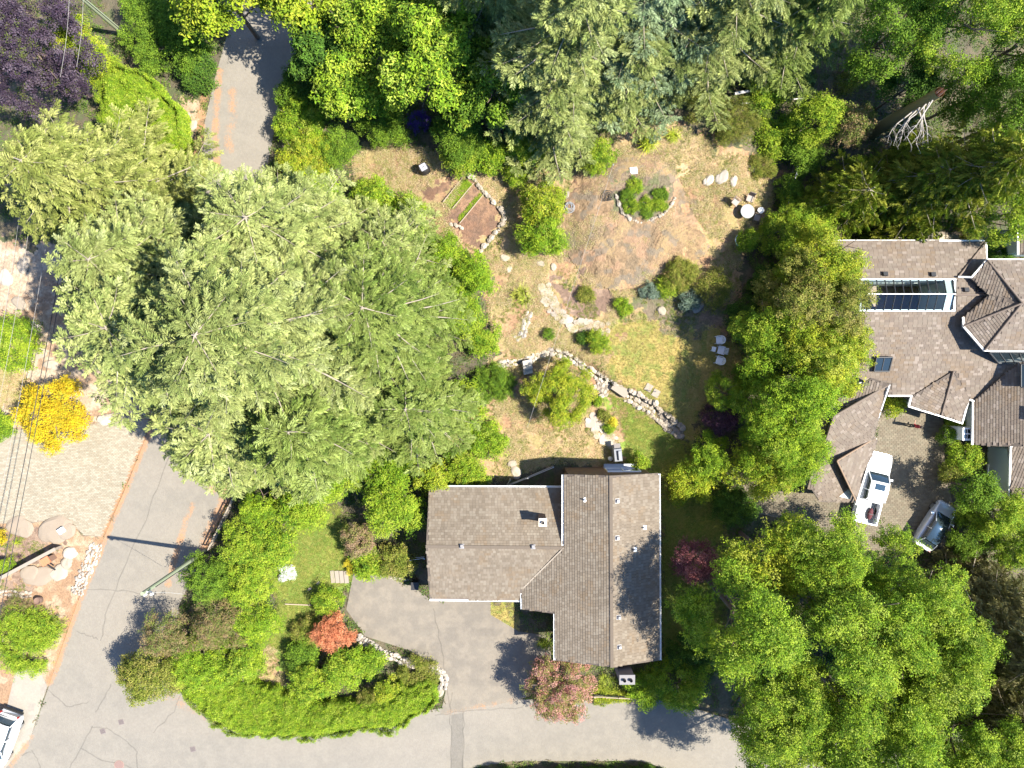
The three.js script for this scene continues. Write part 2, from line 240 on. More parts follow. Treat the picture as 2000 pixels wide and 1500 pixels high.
// one ground sheet: fine over the plot, coarse far out
{
  const axis = (a, b, step, far) => { const o = []; for (let v = -far; v < a; v += 20) o.push(v); for (let v = a; v <= b + 1e-6; v += step) o.push(v); for (let v = b + 20; v <= far; v += 20) o.push(v); return o; };
  const xs = axis(-48, 48, 0.3, 408), zs = axis(-36, 40, 0.3, 400), pos = [], uv = [], idx = [];
  for (const z of zs) for (const x of xs) { const inP = x > -48 && x < 48 && z > -36 && z < 40; const zn = inP ? zoneAt(x, z) : 'road'; const soft = !['road', 'drive', 'joint', 'pad', 'patch', 'lawn', 'mixlawn'].includes(zn); pos.push(x, terrain(x, z) + (soft ? 0.12 * (fbm(x * 0.8, z * 0.8) - 0.5) - 0.03 : -0.02), z); uv.push(...planUV(x, z)); }
  for (let j = 0; j + 1 < zs.length; j++) for (let i = 0; i + 1 < xs.length; i++) { const a = j * xs.length + i, b = a + 1, c = a + xs.length, d = c + 1; idx.push(a, c, b, b, c, d); }
  const g = new THREE.BufferGeometry(); g.setAttribute('position', new THREE.Float32BufferAttribute(pos, 3)); g.setAttribute('uv', new THREE.Float32BufferAttribute(uv, 2)); g.setIndex(idx); g.computeVertexNormals();
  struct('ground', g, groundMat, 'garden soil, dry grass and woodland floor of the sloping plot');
}
function sheet(name, px, y, material, label) {
  const poly = gplan(px), s = new THREE.Shape(poly.map(([x, z]) => new THREE.Vector2(x, -z))), g = new THREE.ShapeGeometry(s); g.rotateX(-Math.PI / 2); g.translate(0, y, 0);
  const p = g.attributes.position, uv = g.attributes.uv; for (let i = 0; i < p.count; i++) uv.setXY(i, ...planUV(p.getX(i), p.getZ(i)));
  return struct(name, g, material, label);
}
sheet('road', ROAD, 0.012, paveMat, 'pale grey asphalt lane bending round the hedge corner');
sheet('driveway', DRIVE, 0.024, paveMat, 'brown grey asphalt driveway in front of the L-shaped house');
sheet('concrete_pad', zonesPx.find((z) => z[0] === 'pad')[1], 0.018, paveMat, 'pale concrete parking pad beside the lane');
const brickBase = sheet('brick_driveway', BRICKS, 0.02, paveMat, 'tan brick paved driveway fanning off the lane');
const courtBase = sheet('paved_court', COURT, 0.02, paveMat, 'tan paved parking court between the garage and the big house');
const terraceBase = sheet('stone_terrace', TERRACE, 0.022, paveMat, 'narrow paved terrace along the eaves of the big house');

// pavers: far too many to pick apart, real blocks with open joints
function pavers(parent, px, w, d, ang, cols, y) {
  const poly = gplan(px), xs = poly.map((p) => p[0]), zs = poly.map((p) => p[1]), x0 = Math.min(...xs), x1 = Math.max(...xs), z0 = Math.min(...zs), z1 = Math.max(...zs), cx = (x0 + x1) / 2, cz = (z0 + z1) / 2, L = Math.hypot(x1 - x0, z1 - z0) / 2;
  const list = [], ca = Math.cos(ang), sa = Math.sin(ang);
  for (let v = -L, r = 0; v < L; v += d, r++) for (let u = -L + (r % 2) * w / 2; u < L; u += w) { const x = cx + u * ca - v * sa, z = cz + u * sa + v * ca; if (x < -46 || x > 46) continue; if (inPoly(x, z, poly) && polyDist(x, z, poly) > w * 0.35) list.push([x, z]); }
  const g = new THREE.BoxGeometry(w * 0.94, 0.03, d * 0.92), m = new THREE.InstancedMesh(g, mat([1, 1, 1], 0.9), list.length), q = new THREE.Quaternion(), mx = new THREE.Matrix4(), c = new THREE.Color();
  list.forEach(([x, z], i) => { q.setFromEuler(new THREE.Euler(R(-0.012, 0.012), -ang + R(-0.02, 0.02), R(-0.012, 0.012))); mx.compose(V3(x, y + R(-0.003, 0.003), z), q, V3(1, 1, 1)); m.setMatrixAt(i, mx); const b = cols[Math.floor(rnd() * cols.length)], k = 0.86 + 0.28 * (0.5 * rnd() + 0.5 * fbm(x * 0.8, z * 0.8)); m.setColorAt(i, c.setRGB(b[0] * k, b[1] * k, b[2] * k)); });
  m.name = 'pavers'; m.userData.kind = 'stuff'; parent.add(m);
}
pavers(brickBase, BRICKS, 0.235, 0.122, 0.06, [[0.276, 0.243, 0.18], [0.259, 0.225, 0.164], [0.295, 0.266, 0.201], [0.25, 0.211, 0.152]], 0.03);
pavers(courtBase, COURT, 0.3, 0.16, 0.02, [[0.144, 0.119, 0.082], [0.128, 0.104, 0.071], [0.163, 0.137, 0.095], [0.138, 0.119, 0.082]], 0.03);
pavers(terraceBase, TERRACE, 0.62, 0.42, 0, [[0.33, 0.277, 0.204], [0.3, 0.256, 0.197], [0.375, 0.314, 0.231]], 0.03);

// the rock knoll: a finer skin with joints and ledges
{
  const xs = KNOLL.map((p) => p[0]), zs = KNOLL.map((p) => p[1]), x0 = Math.min(...xs), x1 = Math.max(...xs), z0 = Math.min(...zs), z1 = Math.max(...zs), st = 0.11, nx = Math.ceil((x1 - x0) / st), nz = Math.ceil((z1 - z0) / st), pos = [], uv = [], idx = [], ok = [];
  for (let j = 0; j <= nz; j++) for (let i = 0; i <= nx; i++) {
    const x = x0 + i * st, z = z0 + j * st, e = polyDist(x, z, KNOLL) * (inPoly(x, z, KNOLL) ? 1 : -1);
    const a = (x * 0.82 + z * 0.57), b = (-x * 0.57 + z * 0.82), r1 = Math.abs(fbm(a * 0.35, b * 0.9, 4) - 0.5) * 2, r2 = fbm(x * 2.3, z * 2.3, 4), led = Math.floor(fbm(x * 0.45 + 8, z * 0.45, 3) * 9) / 9;
    const rel = 0.14 * Math.sqrt(r1) + 0.1 * r2 + 0.45 * led - 0.22;
    pos.push(x, terrain(x, z) + 0.03 + clamp(e / 0.7) * rel * 0.8 - (e < 0 ? 0.25 : 0), z); uv.push(...planUV(x, z)); ok.push(e > -0.12);
  }
  for (let j = 0; j < nz; j++) for (let i = 0; i < nx; i++) { const a = j * (nx + 1) + i, b = a + 1, c = a + nx + 1, d = c + 1; if (ok[a] && ok[b] && ok[c] && ok[d]) idx.push(a, c, b, b, c, d); }
  const g = new THREE.BufferGeometry(); g.setAttribute('position', new THREE.Float32BufferAttribute(pos, 3)); g.setAttribute('uv', new THREE.Float32BufferAttribute(uv, 2)); g.setIndex(idx); const f = g.toNonIndexed(); f.computeVertexNormals();
  struct('rock_knoll', f, groundMat, 'bare weathered bedrock knoll stained brown and grey');
}
// ---------------------------------------------------------------- roofs
const shingleGeo = new Map();
const whiteInst = mat([1, 1, 1], 0.92);
function roofPanel(parent, raw, pal, opt = {}) {
  const { e = 0.2, w = 0.24, thick = 0.14, base = [0.1, 0.08, 0.065], name = 'roof_slope' } = opt;
  const n = V3(), cen = V3(); for (let i = 0; i < raw.length; i++) { const a = raw[i], b = raw[(i + 1) % raw.length]; cen.addScaledVector(a, 1 / raw.length); n.x += (a.y - b.y) * (a.z + b.z); n.y += (a.z - b.z) * (a.x + b.x); n.z += (a.x - b.x) * (a.y + b.y); }
  n.normalize(); if (n.y < 0) n.negate();
  const pts = raw.map((p) => V3(p.x, cen.y - ((p.x - cen.x) * n.x + (p.z - cen.z) * n.z) / n.y, p.z));
  const v = V3(0, -1, 0).addScaledVector(n, n.y).normalize(), u = V3().crossVectors(v, n).normalize(), o = pts[0];
  const q2 = pts.map((p) => { const d = p.clone().sub(o); return new THREE.Vector2(d.dot(u), d.dot(v)); });
  const tris = THREE.ShapeUtils.triangulateShape(q2, []), flat = [];
  const push = (a, b, c) => flat.push(a.x, a.y, a.z, b.x, b.y, b.z, c.x, c.y, c.z);
  const low = pts.map((p) => p.clone().add(V3(0, -thick, 0)));
  for (const [a, b, c] of tris) { const nn = pts[b].clone().sub(pts[a]).cross(pts[c].clone().sub(pts[a])); if (nn.y > 0) { push(pts[a], pts[b], pts[c]); push(low[a], low[c], low[b]); } else { push(pts[a], pts[c], pts[b]); push(low[a], low[b], low[c]); } }
  for (let i = 0; i < pts.length; i++) { const k = (i + 1) % pts.length; push(pts[i], low[i], pts[k]); push(pts[k], low[i], low[k]); }
  const g = new THREE.BufferGeometry(); g.setAttribute('position', new THREE.Float32BufferAttribute(flat, 3)); g.computeVertexNormals();
  const panel = part(name, g, mat(base, 0.95), parent);
  // shingle tabs, course by course
  const poly = q2.map((p) => [p.x, p.y]), us = poly.map((p) => p[0]), vs = poly.map((p) => p[1]), list = [];
  const v1 = Math.max(...vs), v0 = Math.min(...vs), u0 = Math.min(...us), u1 = Math.max(...us);
  for (let vv = v1 - e * 0.45, r = 0; vv > v0; vv -= e, r++) for (let uu = u0 + w * (hash2(r, 7 + pts.length) - 0.5); uu < u1 + w; uu += w) if (inPoly(uu, vv, poly) && inPoly(uu - w * 0.3, vv, poly) && inPoly(uu + w * 0.3, vv, poly)) list.push([uu, vv]);
  const key = e + '_' + w; if (!shingleGeo.has(key)) { const b = new THREE.BoxGeometry(w * 0.965, 0.024, e * 1.06); b.rotateX(-0.13); shingleGeo.set(key, b); }
  const m = new THREE.InstancedMesh(shingleGeo.get(key), whiteInst, list.length), mx = new THREE.Matrix4(), c = new THREE.Color();
  const bu = u.clone(), bn = n.clone(), bv = V3().crossVectors(bu, bn); if (bv.dot(v) < 0) { bu.negate(); bv.negate(); bv.crossVectors(bu, bn); }
  list.forEach(([uu, vv], i) => {
    const p = o.clone().addScaledVector(u, uu).addScaledVector(v, vv).addScaledVector(n, 0.012 + R(0, 0.004));
    const sc = R(0.97, 1.02); mx.makeBasis(bu.clone().multiplyScalar(sc), bn, bv); mx.setPosition(p); m.setMatrixAt(i, mx);
    const b = pal[Math.floor(Math.pow(rnd(), 1.25) * pal.length)], k = 0.9 + 0.1 * rnd() + 0.16 * (fbm(p.x * 0.5 + 5, p.z * 0.5) - 0.3);
    const mo = sstep(0.56, 0.68, fbm(p.x * 0.9 + 11, p.z * 0.9 + 3, 4)) * 0.55 * rnd();               // moss and rust coloured lichen on single tabs
    m.setColorAt(i, c.setRGB(mix(b[0] * k, 0.15, mo), mix(b[1] * k, 0.1, mo), mix(b[2] * k, 0.055, mo)));
  });
  m.name = 'shingles'; m.userData.kind = 'stuff'; panel.add(m);
  panel.userData.frame = undefined;
  return { panel, at: (p, lift = 0) => { const d = o.clone().sub(p), t = d.dot(n) / n.y; return V3(p.x, p.y + t + lift, p.z); }, n, u, v };
}
function gutter(parent, a, b, hangers = true) {        // open white channel along an eave, with straps
  const d = b.clone().sub(a), L = d.length(), q = new THREE.Quaternion().setFromUnitVectors(V3(1, 0, 0), d.clone().normalize()), mid = a.clone().add(b).multiplyScalar(0.5);
  const g = merge([bx(L, 0.015, 0.12, 0, -0.1, 0), bx(L, 0.11, 0.03, 0, -0.05, 0.06), bx(L, 0.11, 0.03, 0, -0.05, -0.06)]); g.applyQuaternion(q); g.translate(mid.x, mid.y, mid.z);
  const gu = part('gutter', g, M.gutter, parent);
  if (hangers) for (let s = 0.4; s < L; s += 0.82) { const h = bx(0.035, 0.018, 0.13, 0, 0.014, 0); h.applyQuaternion(q); const p = a.clone().addScaledVector(d, s / L); h.translate(p.x, p.y, p.z); part('gutter_strap', h, M.white, gu); }
  return gu;
}
function fascia(parent, pts, wd = 0.11) { for (let i = 0; i + 1 < pts.length; i++) gutterBar(parent, pts[i], pts[i + 1], wd); }
function gutterBar(parent, a, b, wd) { const d = b.clone().sub(a), L = d.length(), q = new THREE.Quaternion().setFromUnitVectors(V3(1, 0, 0), d.clone().normalize()), m = a.clone().add(b).multiplyScalar(0.5); const g = bx(L + wd * 0.5, 0.14, wd, 0, -0.04, 0); g.applyQuaternion(q); g.translate(m.x, m.y, m.z); part('gutter', g, M.gutter, parent); }
const ventGeo = merge([bx(0.36, 0.02, 0.36, 0, 0.01, 0), (() => { const s = new THREE.CylinderGeometry(0.14, 0.2, 0.2, 4); s.rotateY(Math.PI / 4); s.translate(0, 0.11, 0); return s; })()]);
const pipeGeo = merge([bx(0.3, 0.02, 0.34, 0.03, 0.015, 0), (() => { const s = new THREE.CylinderGeometry(0.05, 0.06, 0.34, 10); s.translate(0, 0.17, 0); return s; })()]);

const MAIN = [[0.16, 0.129, 0.095], [0.148, 0.118, 0.086], [0.174, 0.142, 0.107], [0.137, 0.109, 0.079], [0.186, 0.155, 0.117]];
{
  const S = (x, y, h) => site(x, y, h), house = thing('main_house', 'L-shaped house with brown shingle roofs and white gutters beside the asphalt driveway', 'house');
  const rN = S(1193, 929, 5.4), rS = S(1195, 1303, 5.4), vT = S(1101, 1070, 4.12), vB = S(1020, 1150, 3.0);
  const eE = [S(1286, 924, 4.1), S(1288, 1290, 4.1)], wN = S(1101, 926, 4.12), w1 = S(1085, 1290, 3.9), w2 = S(1085, 1199, 3.9), w3 = S(1021, 1190, 2.98);
  const east = roofPanel(house, [rN, eE[0], eE[1], rS], MAIN), west = roofPanel(house, [rN, rS, w1, w2, w3, vB, vT, wN], MAIN);
  const gW = S(832, 1067, 4.1), nW = S(838, 952, 2.75), nE = S(1101, 953, 2.75), sW = S(839, 1170, 2.85), sE = S(1019, 1172, 2.85);
  const north = roofPanel(house, [gW, vT, nE, nW], MAIN), south = roofPanel(house, [gW, sW, sE, vB, vT], MAIN);
  const ridge = (a, b, k = 16) => { const L = []; for (let i = 0; i < k; i++) { const p = a.clone().lerp(b, (i + 0.5) / k), d = b.clone().sub(a), g = bx(d.length() / k * 1.1, 0.025, 0.24, 0, 0, 0); g.applyQuaternion(new THREE.Quaternion().setFromUnitVectors(V3(1, 0, 0), d.normalize())); g.translate(p.x, p.y + 0.03 + (i % 2) * 0.006, p.z); L.push(g); } part('ridge_cap', merge(L), mat([0.12, 0.095, 0.072], 0.95), house); };
  ridge(rN, rS, 44); ridge(gW, vT, 32);
  { const m = vT.clone().lerp(vB, 0.5), d = vB.clone().sub(vT), g = bx(d.length(), 0.02, 0.16); g.applyQuaternion(new THREE.Quaternion().setFromUnitVectors(V3(1, 0, 0), d.clone().normalize())); g.translate(m.x, m.y + 0.05, m.z); part('valley_flashing', g, mat([0.25, 0.21, 0.165], 0.6), house); }
  const off = (p, x, z) => p.clone().add(V3(x, -0.03, z));
  gutter(house, off(eE[0], 0.08, 0.05), off(eE[1], 0.08, 0)); gutter(house, off(wN, -0.08, 0.05), off(vT, -0.08, 0)); gutter(house, off(w2, -0.08, 0), off(w1, -0.08, 0)); gutter(house, off(vB, -0.08, 0), off(w3, -0.08, 0));
  gutter(house, off(nW, 0, -0.08), off(nE, -0.1, -0.08)); gutter(house, off(sW, 0, 0.08), off(sE, 0, 0.08));
  // walls
  const extr = (shape, depth) => new THREE.ExtrudeGeometry(new THREE.Shape(shape.map(([a, b]) => new THREE.Vector2(a, b))), { depth, bevelEnabled: false });
  { const xw = wN.x + 0.4, xe = eE[0].x - 0.4, g = extr([[xw, -0.3], [xe, -0.3], [xe, 3.98], [rN.x, 5.2], [xw, 3.98]], rS.z - rN.z - 0.65); g.translate(0, 0, rN.z + 0.25); part('wall', g, M.siding, house); }
  { const xw = vB.x + 0.35, xe = wN.x + 0.41, g = extr([[xw, -0.3], [xe, -0.3], [xe, 3.9], [xw, 2.85]], w3.z - vT.z - 0.25); g.translate(0, 0, vT.z); part('wall', g, M.siding, house); }
  { const zn = nW.z + 0.4, zs = sW.z - 0.4, g = extr([[zn, -0.3], [zs, -0.3], [zs, 2.78], [gW.z, 3.9], [zn, 2.7]], wN.x + 0.42 - gW.x - 0.4); g.rotateY(-Math.PI / 2); g.translate(wN.x + 0.42, 0, 0); part('wall', g, M.siding, house); }
  // siding battens on the north gable, its wide window and blind sill
  for (let k = 0; k < 11; k++) { const xa = wN.x + 0.42, xb = eE[0].x - 0.42; part('siding_board', bx(xb - xa, 0.28, 0.025, (xa + xb) / 2, 0.25 + k * 0.34, rN.z + 0.235), M.siding, house); }
  { const x0 = site(1186, 915, 2.2).x, x1 = site(1250, 915, 2.2).x, zc = rN.z + 0.18, win = part('window', merge([bx(x1 - x0, 0.1, 0.12, (x0 + x1) / 2, 1.1, zc), bx(x1 - x0, 0.1, 0.12, (x0 + x1) / 2, 2.5, zc), bx(0.08, 1.4, 0.1, x0, 1.8, zc), bx(0.08, 1.4, 0.1, x1, 1.8, zc), bx(0.08, 1.4, 0.1, (x0 + x1) / 2, 1.8, zc)]), M.white, house);
    for (const t of [0.25, 0.75]) part('pane', bx((x1 - x0) / 2 - 0.08, 1.3, 0.03, mix(x0, x1, t), 1.8, zc), M.darkGlass, win);
    part('sill', bx(x1 - x0 + 0.2, 0.06, 0.4, (x0 + x1) / 2, 1.0, zc - 0.16), M.metal, win); }
  // roof furniture
  for (const [x, y, r, h] of [[1205, 978, east, 5.2], [1205, 1050, east, 5.2], [1208, 1205, east, 5.2], [1209, 1263, east, 5.2], [902, 1066, north, 4], [1041, 1067, north, 4]]) { const p = r.at(site(x, y, h)), g = ventGeo.clone(); g.applyQuaternion(new THREE.Quaternion().setFromUnitVectors(V3(0, 1, 0), r.n)); g.translate(p.x, p.y + 0.03, p.z); part('roof_vent', g, mat([0.25, 0.24, 0.24], 0.5), house); }
  for (const [x, y, r, h] of [[1143, 976, west, 4.7], [1258, 1030, east, 4.5], [1239, 1073, east, 4.8]]) { const p = r.at(site(x, y, h)), g = pipeGeo.clone(); g.translate(p.x, p.y + 0.02, p.z); part('vent_pipe', g, M.white, house); }
  const chimney = (x, y, h, top, w, d, m, cap) => { const p = site(x, y, h), ch = part('chimney', bx(w, top - h + 1.2, d, p.x, (top + h - 1.2) / 2, p.z), m, house); part('chimney_cap', bx(w + 0.1, 0.1, d + 0.1, p.x, top + 0.05, p.z), cap, ch); for (const a of w > 0.7 ? [-0.22, 0.26] : [0]) { const c = new THREE.CylinderGeometry(0.11, 0.12, 0.22, 12, 1, true); c.translate(p.x + a, top + 0.2, p.z); part('flue', c, M.darkMetal, ch); } };
  chimney(1058, 1012, 3.7, 5.0, 0.52, 0.52, M.brick, mat([0.6, 0.52, 0.42], 0.9));
  chimney(1211, 1292, 3.0, 6.0, 1.05, 0.62, mat([0.16, 0.13, 0.12], 0.9), mat([0.2, 0.19, 0.19], 0.85));
}

const NEI = [[0.156, 0.123, 0.095], [0.146, 0.115, 0.089], [0.136, 0.106, 0.083], [0.165, 0.132, 0.103], [0.152, 0.123, 0.096], [0.136, 0.108, 0.086], [0.171, 0.14, 0.109], [0.205, 0.168, 0.138]];
{
  const S = (x, y, h) => site(x, y, h), nb = thing('hip_roof_house', 'large neighbouring house with mottled hip roofs, glazed ridge skylight and white gutters', 'house');
  const o = { e: 0.19, w: 0.36 }, RP = (pts) => roofPanel(nb, pts.map((p) => S(...p)), NEI, o), F = (pts) => fascia(nb, pts.map((p) => S(...p)));
  const mainN = RP([[1590, 575, 4.7], [1674, 575, 4.7], [1674, 545, 4.36], [1867, 546, 4.36], [1867, 576, 4.7], [1928, 576, 4.7], [1898, 541, 4.35], [1872, 540, 4.35], [1926, 471, 3.5], [1590, 470, 3.5]]);
  RP([[1872, 540, 4.3], [1926, 471, 3.5], [1927, 509, 3.5], [1898, 541, 4.0]]);
  const mainS = RP([[1867, 576, 4.7], [1867, 608, 4.36], [1674, 608, 4.36], [1674, 575, 4.7], [1590, 575, 4.7], [1590, 742, 2.95], [1735, 747, 2.9], [1735, 772, 2.65], [1781, 774, 2.65], [1862, 725, 3.15], [1893, 779, 2.65], [1901, 783, 2.6], [1990, 710, 3.3], [2090, 700, 3.4], [2090, 684, 3.6], [1923, 684, 3.55], [1882, 638, 4.0], [1881, 621, 4.2], [1928, 576, 4.7]]);
  F([[1622, 470, 3.5], [1926, 470, 3.5], [1927, 509, 3.5]]);
  // turret roof
  const ap = [1996, 592, 6.3];
  RP([ap, [2070, 592, 6.3], [2070, 508, 4.9], [1928, 508, 4.9]]); RP([ap, [1928, 508, 4.9], [1898, 542, 4.9], [1929, 577, 5.2]]); RP([ap, [1929, 577, 5.2], [1881, 622, 4.9], [1882, 637, 4.85]]); RP([ap, [1882, 637, 4.85], [1923, 684, 4.9]]); RP([ap, [1923, 684, 4.9], [2070, 685, 4.9], [2070, 592, 6.3]]);
  F([[2070, 507, 4.9], [1928, 507, 4.9], [1898, 541, 4.9]]); F([[1898, 541, 4.9], [1872, 540, 4.5]]); F([[1881, 620, 4.9], [1882, 638, 4.9], [1923, 685, 4.9], [2070, 686, 4.9]]);
  { const w = [[1940, 520], [1910, 545], [1935, 577], [1893, 625], [1930, 675], [2070, 675], [2070, 520]].map(([x, y]) => { const p = S(x, y, 4.4); return [p.x, p.z]; }); part('turret_wall', prism(w, 2, 4.78), M.stucco, nb); }
  // porch hip, right wing
  RP([[1862, 725, 3.35], [1781, 774, 2.7], [1775, 793, 2.6], [1838, 812, 2.65]]); RP([[1862, 725, 3.35], [1838, 812, 2.65], [1879, 826, 2.6], [1893, 779, 2.7]]);
  F([[1735, 773, 2.7], [1780, 773, 2.7], [1775, 793, 2.65]]); F([[1775, 794, 2.6], [1838, 813, 2.65], [1879, 827, 2.6]]); F([[1879, 827, 2.6], [1892, 780, 2.7], [1901, 783, 2.7], [1899, 868, 2.7]]);
  const wing = RP([[1990, 708, 4.0], [1902, 783, 2.7], [1900, 868, 2.7], [1947, 872, 3.4], [2090, 872, 5.4], [2090, 700, 5.4]]);
  // garage wing round the court
  RP([[1736, 752, 4.3], [1628, 813, 4.3], [1612, 862, 3.9], [1584, 955, 3.1], [1600, 980, 2.75], [1672, 984, 2.7], [1702, 890, 2.8], [1711, 859, 2.8], [1703, 853, 2.85]]);
  RP([[1736, 750, 4.3], [1700, 738, 4.05], [1612, 802, 4.1], [1597, 862, 3.7], [1570, 952, 2.9], [1584, 955, 3.1], [1612, 862, 3.9], [1628, 813, 4.3]]);
  RP([[1704, 858, 2.95], [1634, 900, 3.95], [1671, 978, 2.85]].map(([x, y, h]) => [x, y, h + 0.06]));
  for (const [a, b] of [[[1704, 858, 3.03], [1634, 900, 4.03]], [[1634, 900, 4.03], [1671, 978, 2.93]]]) { const p = S(...a), q = S(...b); part('ridge_cap', rod(p.add(V3(0, 0.05, 0)), q.add(V3(0, 0.05, 0)), 0.07, 0.07, 6), mat([0.22, 0.15, 0.1], 0.9), nb); }
  for (const [a, b] of [[[1736, 751, 4.32], [1628, 813, 4.32]], [[1628, 813, 4.32], [1612, 862, 3.92]], [[1612, 862, 3.92], [1584, 955, 3.12]], [[1996, 592, 6.32], [1928, 508, 4.95]], [[1996, 592, 6.32], [1882, 637, 4.9]], [[1996, 592, 6.32], [1923, 684, 4.95]], [[1862, 725, 3.37], [1838, 812, 2.68]], [[1872, 540, 4.36], [1926, 471, 3.52]], [[1862, 576, 4.74], [1928, 576, 4.74]]]) part('ridge_cap', rod(S(...a).add(V3(0, 0.02, 0)), S(...b).add(V3(0, 0.02, 0)), 0.09, 0.09, 5), mat([0.155, 0.12, 0.095], 0.95), nb);
  F([[1737, 752, 4.2], [1703, 853, 2.85], [1711, 858, 2.85], [1702, 888, 2.8], [1672, 985, 2.7]]);
  const wallOf = (px, h, y1) => part('wall', prism(px.map(([x, y]) => { const p = S(x, y, h); return [p.x, p.z]; }), -0.3, y1), M.stucco, nb);
  { const P2 = ([x, y]) => { const p = S(x, y, 2.6); return new THREE.Vector2(p.x, -p.z); }, sh = new THREE.Shape([[1600, 485], [1915, 485], [1915, 560], [1990, 720], [1910, 775], [1740, 762], [1600, 735]].map(P2)), c = [[1680, 548], [1680, 605], [1860, 605], [1860, 549]].map(([x, y]) => { const p = S(x, y, 4.4); return new THREE.Vector2(p.x, -p.z); }); sh.holes.push(new THREE.Path(c)); const g = new THREE.ExtrudeGeometry(sh, { depth: 2.9, bevelEnabled: false }); g.rotateX(-Math.PI / 2); g.translate(0, -0.3, 0); part('wall', g, M.stucco, nb); }
  wallOf([[1912, 790], [1912, 862], [2090, 862], [2090, 720], [1985, 725]], 2.6, 2.6); wallOf([[1735, 765], [1640, 815], [1598, 960], [1660, 975], [1695, 880], [1695, 855]], 2.6, 2.62); wallOf([[1862, 745], [1790, 786], [1838, 805], [1874, 818], [1886, 782]], 2.5, 2.5);
  // glazed ridge skylight: eleven bays of clear glass over an open light well and the room below
  const well = [[1680, 548], [1860, 549], [1860, 605], [1680, 605]].map(([x, y]) => { const p = S(x, y, 4.4); return [p.x, p.z]; }), [wx0, wx1, wz0, wz1] = [well[0][0], well[1][0], well[0][1], well[2][1]];
  const sk = part('ridge_skylight', merge([bx(wx1 - wx0 + 0.3, 0.4, 0.14, (wx0 + wx1) / 2, 4.42, wz0 - 0.07), bx(wx1 - wx0 + 0.3, 0.4, 0.14, (wx0 + wx1) / 2, 4.42, wz1 + 0.07), bx(0.14, 0.4, wz1 - wz0, wx0 - 0.07, 4.42, (wz0 + wz1) / 2), bx(0.14, 0.4, wz1 - wz0, wx1 + 0.07, 4.42, (wz0 + wz1) / 2)]), mat([0.5, 0.55, 0.54], 0.6), nb);
  part('well_wall', merge([bx(wx1 - wx0 + 0.2, 1.7, 0.08, (wx0 + wx1) / 2, 3.4, wz0 - 0.06), bx(wx1 - wx0 + 0.2, 1.7, 0.08, (wx0 + wx1) / 2, 3.4, wz1 + 0.06), bx(0.08, 1.7, wz1 - wz0, wx0 - 0.06, 3.4, (wz0 + wz1) / 2), bx(0.08, 1.7, wz1 - wz0, wx1 + 0.06, 3.4, (wz0 + wz1) / 2)]), M.stucco, nb);
  part('room_floor', bx(wx1 - wx0 + 0.4, 0.06, wz1 - wz0 + 0.4, (wx0 + wx1) / 2, 0.1, (wz0 + wz1) / 2), mat([0.16, 0.1, 0.06], 0.5), nb);
  for (let k = 0; k <= 11; k++) {
    const t = k / 11, a = S(mix(1679, 1860, t), 546, 4.6), r = S(mix(1683, 1865, t), 574, 5.35), b = S(mix(1676, 1857, t), 607, 4.6);
    part('mullion', merge([rod(a, r, 0.045, 0.045, 4), rod(r, b, 0.045, 0.045, 4)]), M.darkMetal, sk);
    if (k < 11) { const t2 = (k + 1) / 11, a2 = S(mix(1679, 1860, t2), 546, 4.6), r2 = S(mix(1683, 1865, t2), 574, 5.35), b2 = S(mix(1676, 1857, t2), 607, 4.6);
      const quad = (p, q, s, u, dy = 0, sh = 1) => { const c = p.clone().add(q).add(s).add(u).multiplyScalar(0.25), f = [p, q, s, u].map((v) => c.clone().lerp(v, sh).add(V3(0, dy, 0))); return loft([[f[0].toArray(), f[1].toArray()], [f[3].toArray(), f[2].toArray()]], false, false); };
      const gl = M.glass; part('pane', quad(a, r, r2, a2), gl, sk); part('pane', quad(r, b, b2, r2), gl, sk);
      if (k === 10) { part('end_panel', quad(a, r, r2, a2, -0.06), mat([0.42, 0.47, 0.43], 0.6), sk); part('end_panel', quad(r, b, b2, r2, -0.06), mat([0.46, 0.52, 0.54], 0.5), sk); } }
  }
  part('ridge_bar', rod(S(1682, 574, 5.39), S(1866, 574, 5.39), 0.06, 0.06, 4), M.metal, sk);
  // roof windows
  const roofWin = (name, cs, n) => { const [a, b, c, d] = cs.map((p) => S(...p)), f = []; for (const [p, q] of [[a, b], [b, c], [c, d], [d, a]]) f.push(rod(p, q, 0.07, 0.07, 4)); for (let i = 1; i < n; i++) f.push(rod(a.clone().lerp(b, i / n), d.clone().lerp(c, i / n), 0.05, 0.05, 4)); const w = part(name, merge(f), M.darkMetal, nb); for (let i = 0; i < n; i++) part('pane', loft([[a.clone().lerp(b, i / n).toArray(), a.clone().lerp(b, (i + 1) / n).toArray()], [d.clone().lerp(c, i / n).toArray(), d.clone().lerp(c, (i + 1) / n).toArray()]], false, false), M.darkGlass, w); };
  roofWin('roof_window', [[1712, 698, 3.75], [1743, 698, 3.75], [1736, 725, 3.45], [1707, 725, 3.45]], 2);
  roofWin('sloped_window', [[1932, 688, 4.6], [2030, 688, 4.6], [2030, 709, 3.5], [1950, 709, 3.5]], 5);
  roofWin('roof_window', [[1994, 712, 4.5], [2020, 712, 4.8], [2020, 756, 4.8], [1994, 756, 4.5]], 2);
  for (const [x, y, r] of [[1728, 536, mainN], [1821, 537, mainN], [1880, 568, mainN], [1904, 568, mainN]]) { const p = r.at(S(x, y, 4.3)), g = bx(0.34, 0.22, 0.3, 0, 0.1, 0); g.applyQuaternion(new THREE.Quaternion().setFromUnitVectors(V3(0, 1, 0), r.n)); g.translate(p.x, p.y, p.z); part('roof_vent', g, M.black, nb); }
  { const p = wing.at(S(1990, 806, 4.0)); part('chimney', bx(1.3, 2.6, 1.0, p.x + 2.2, p.y + 0.8, p.z + 0.2), M.stucco, nb); }
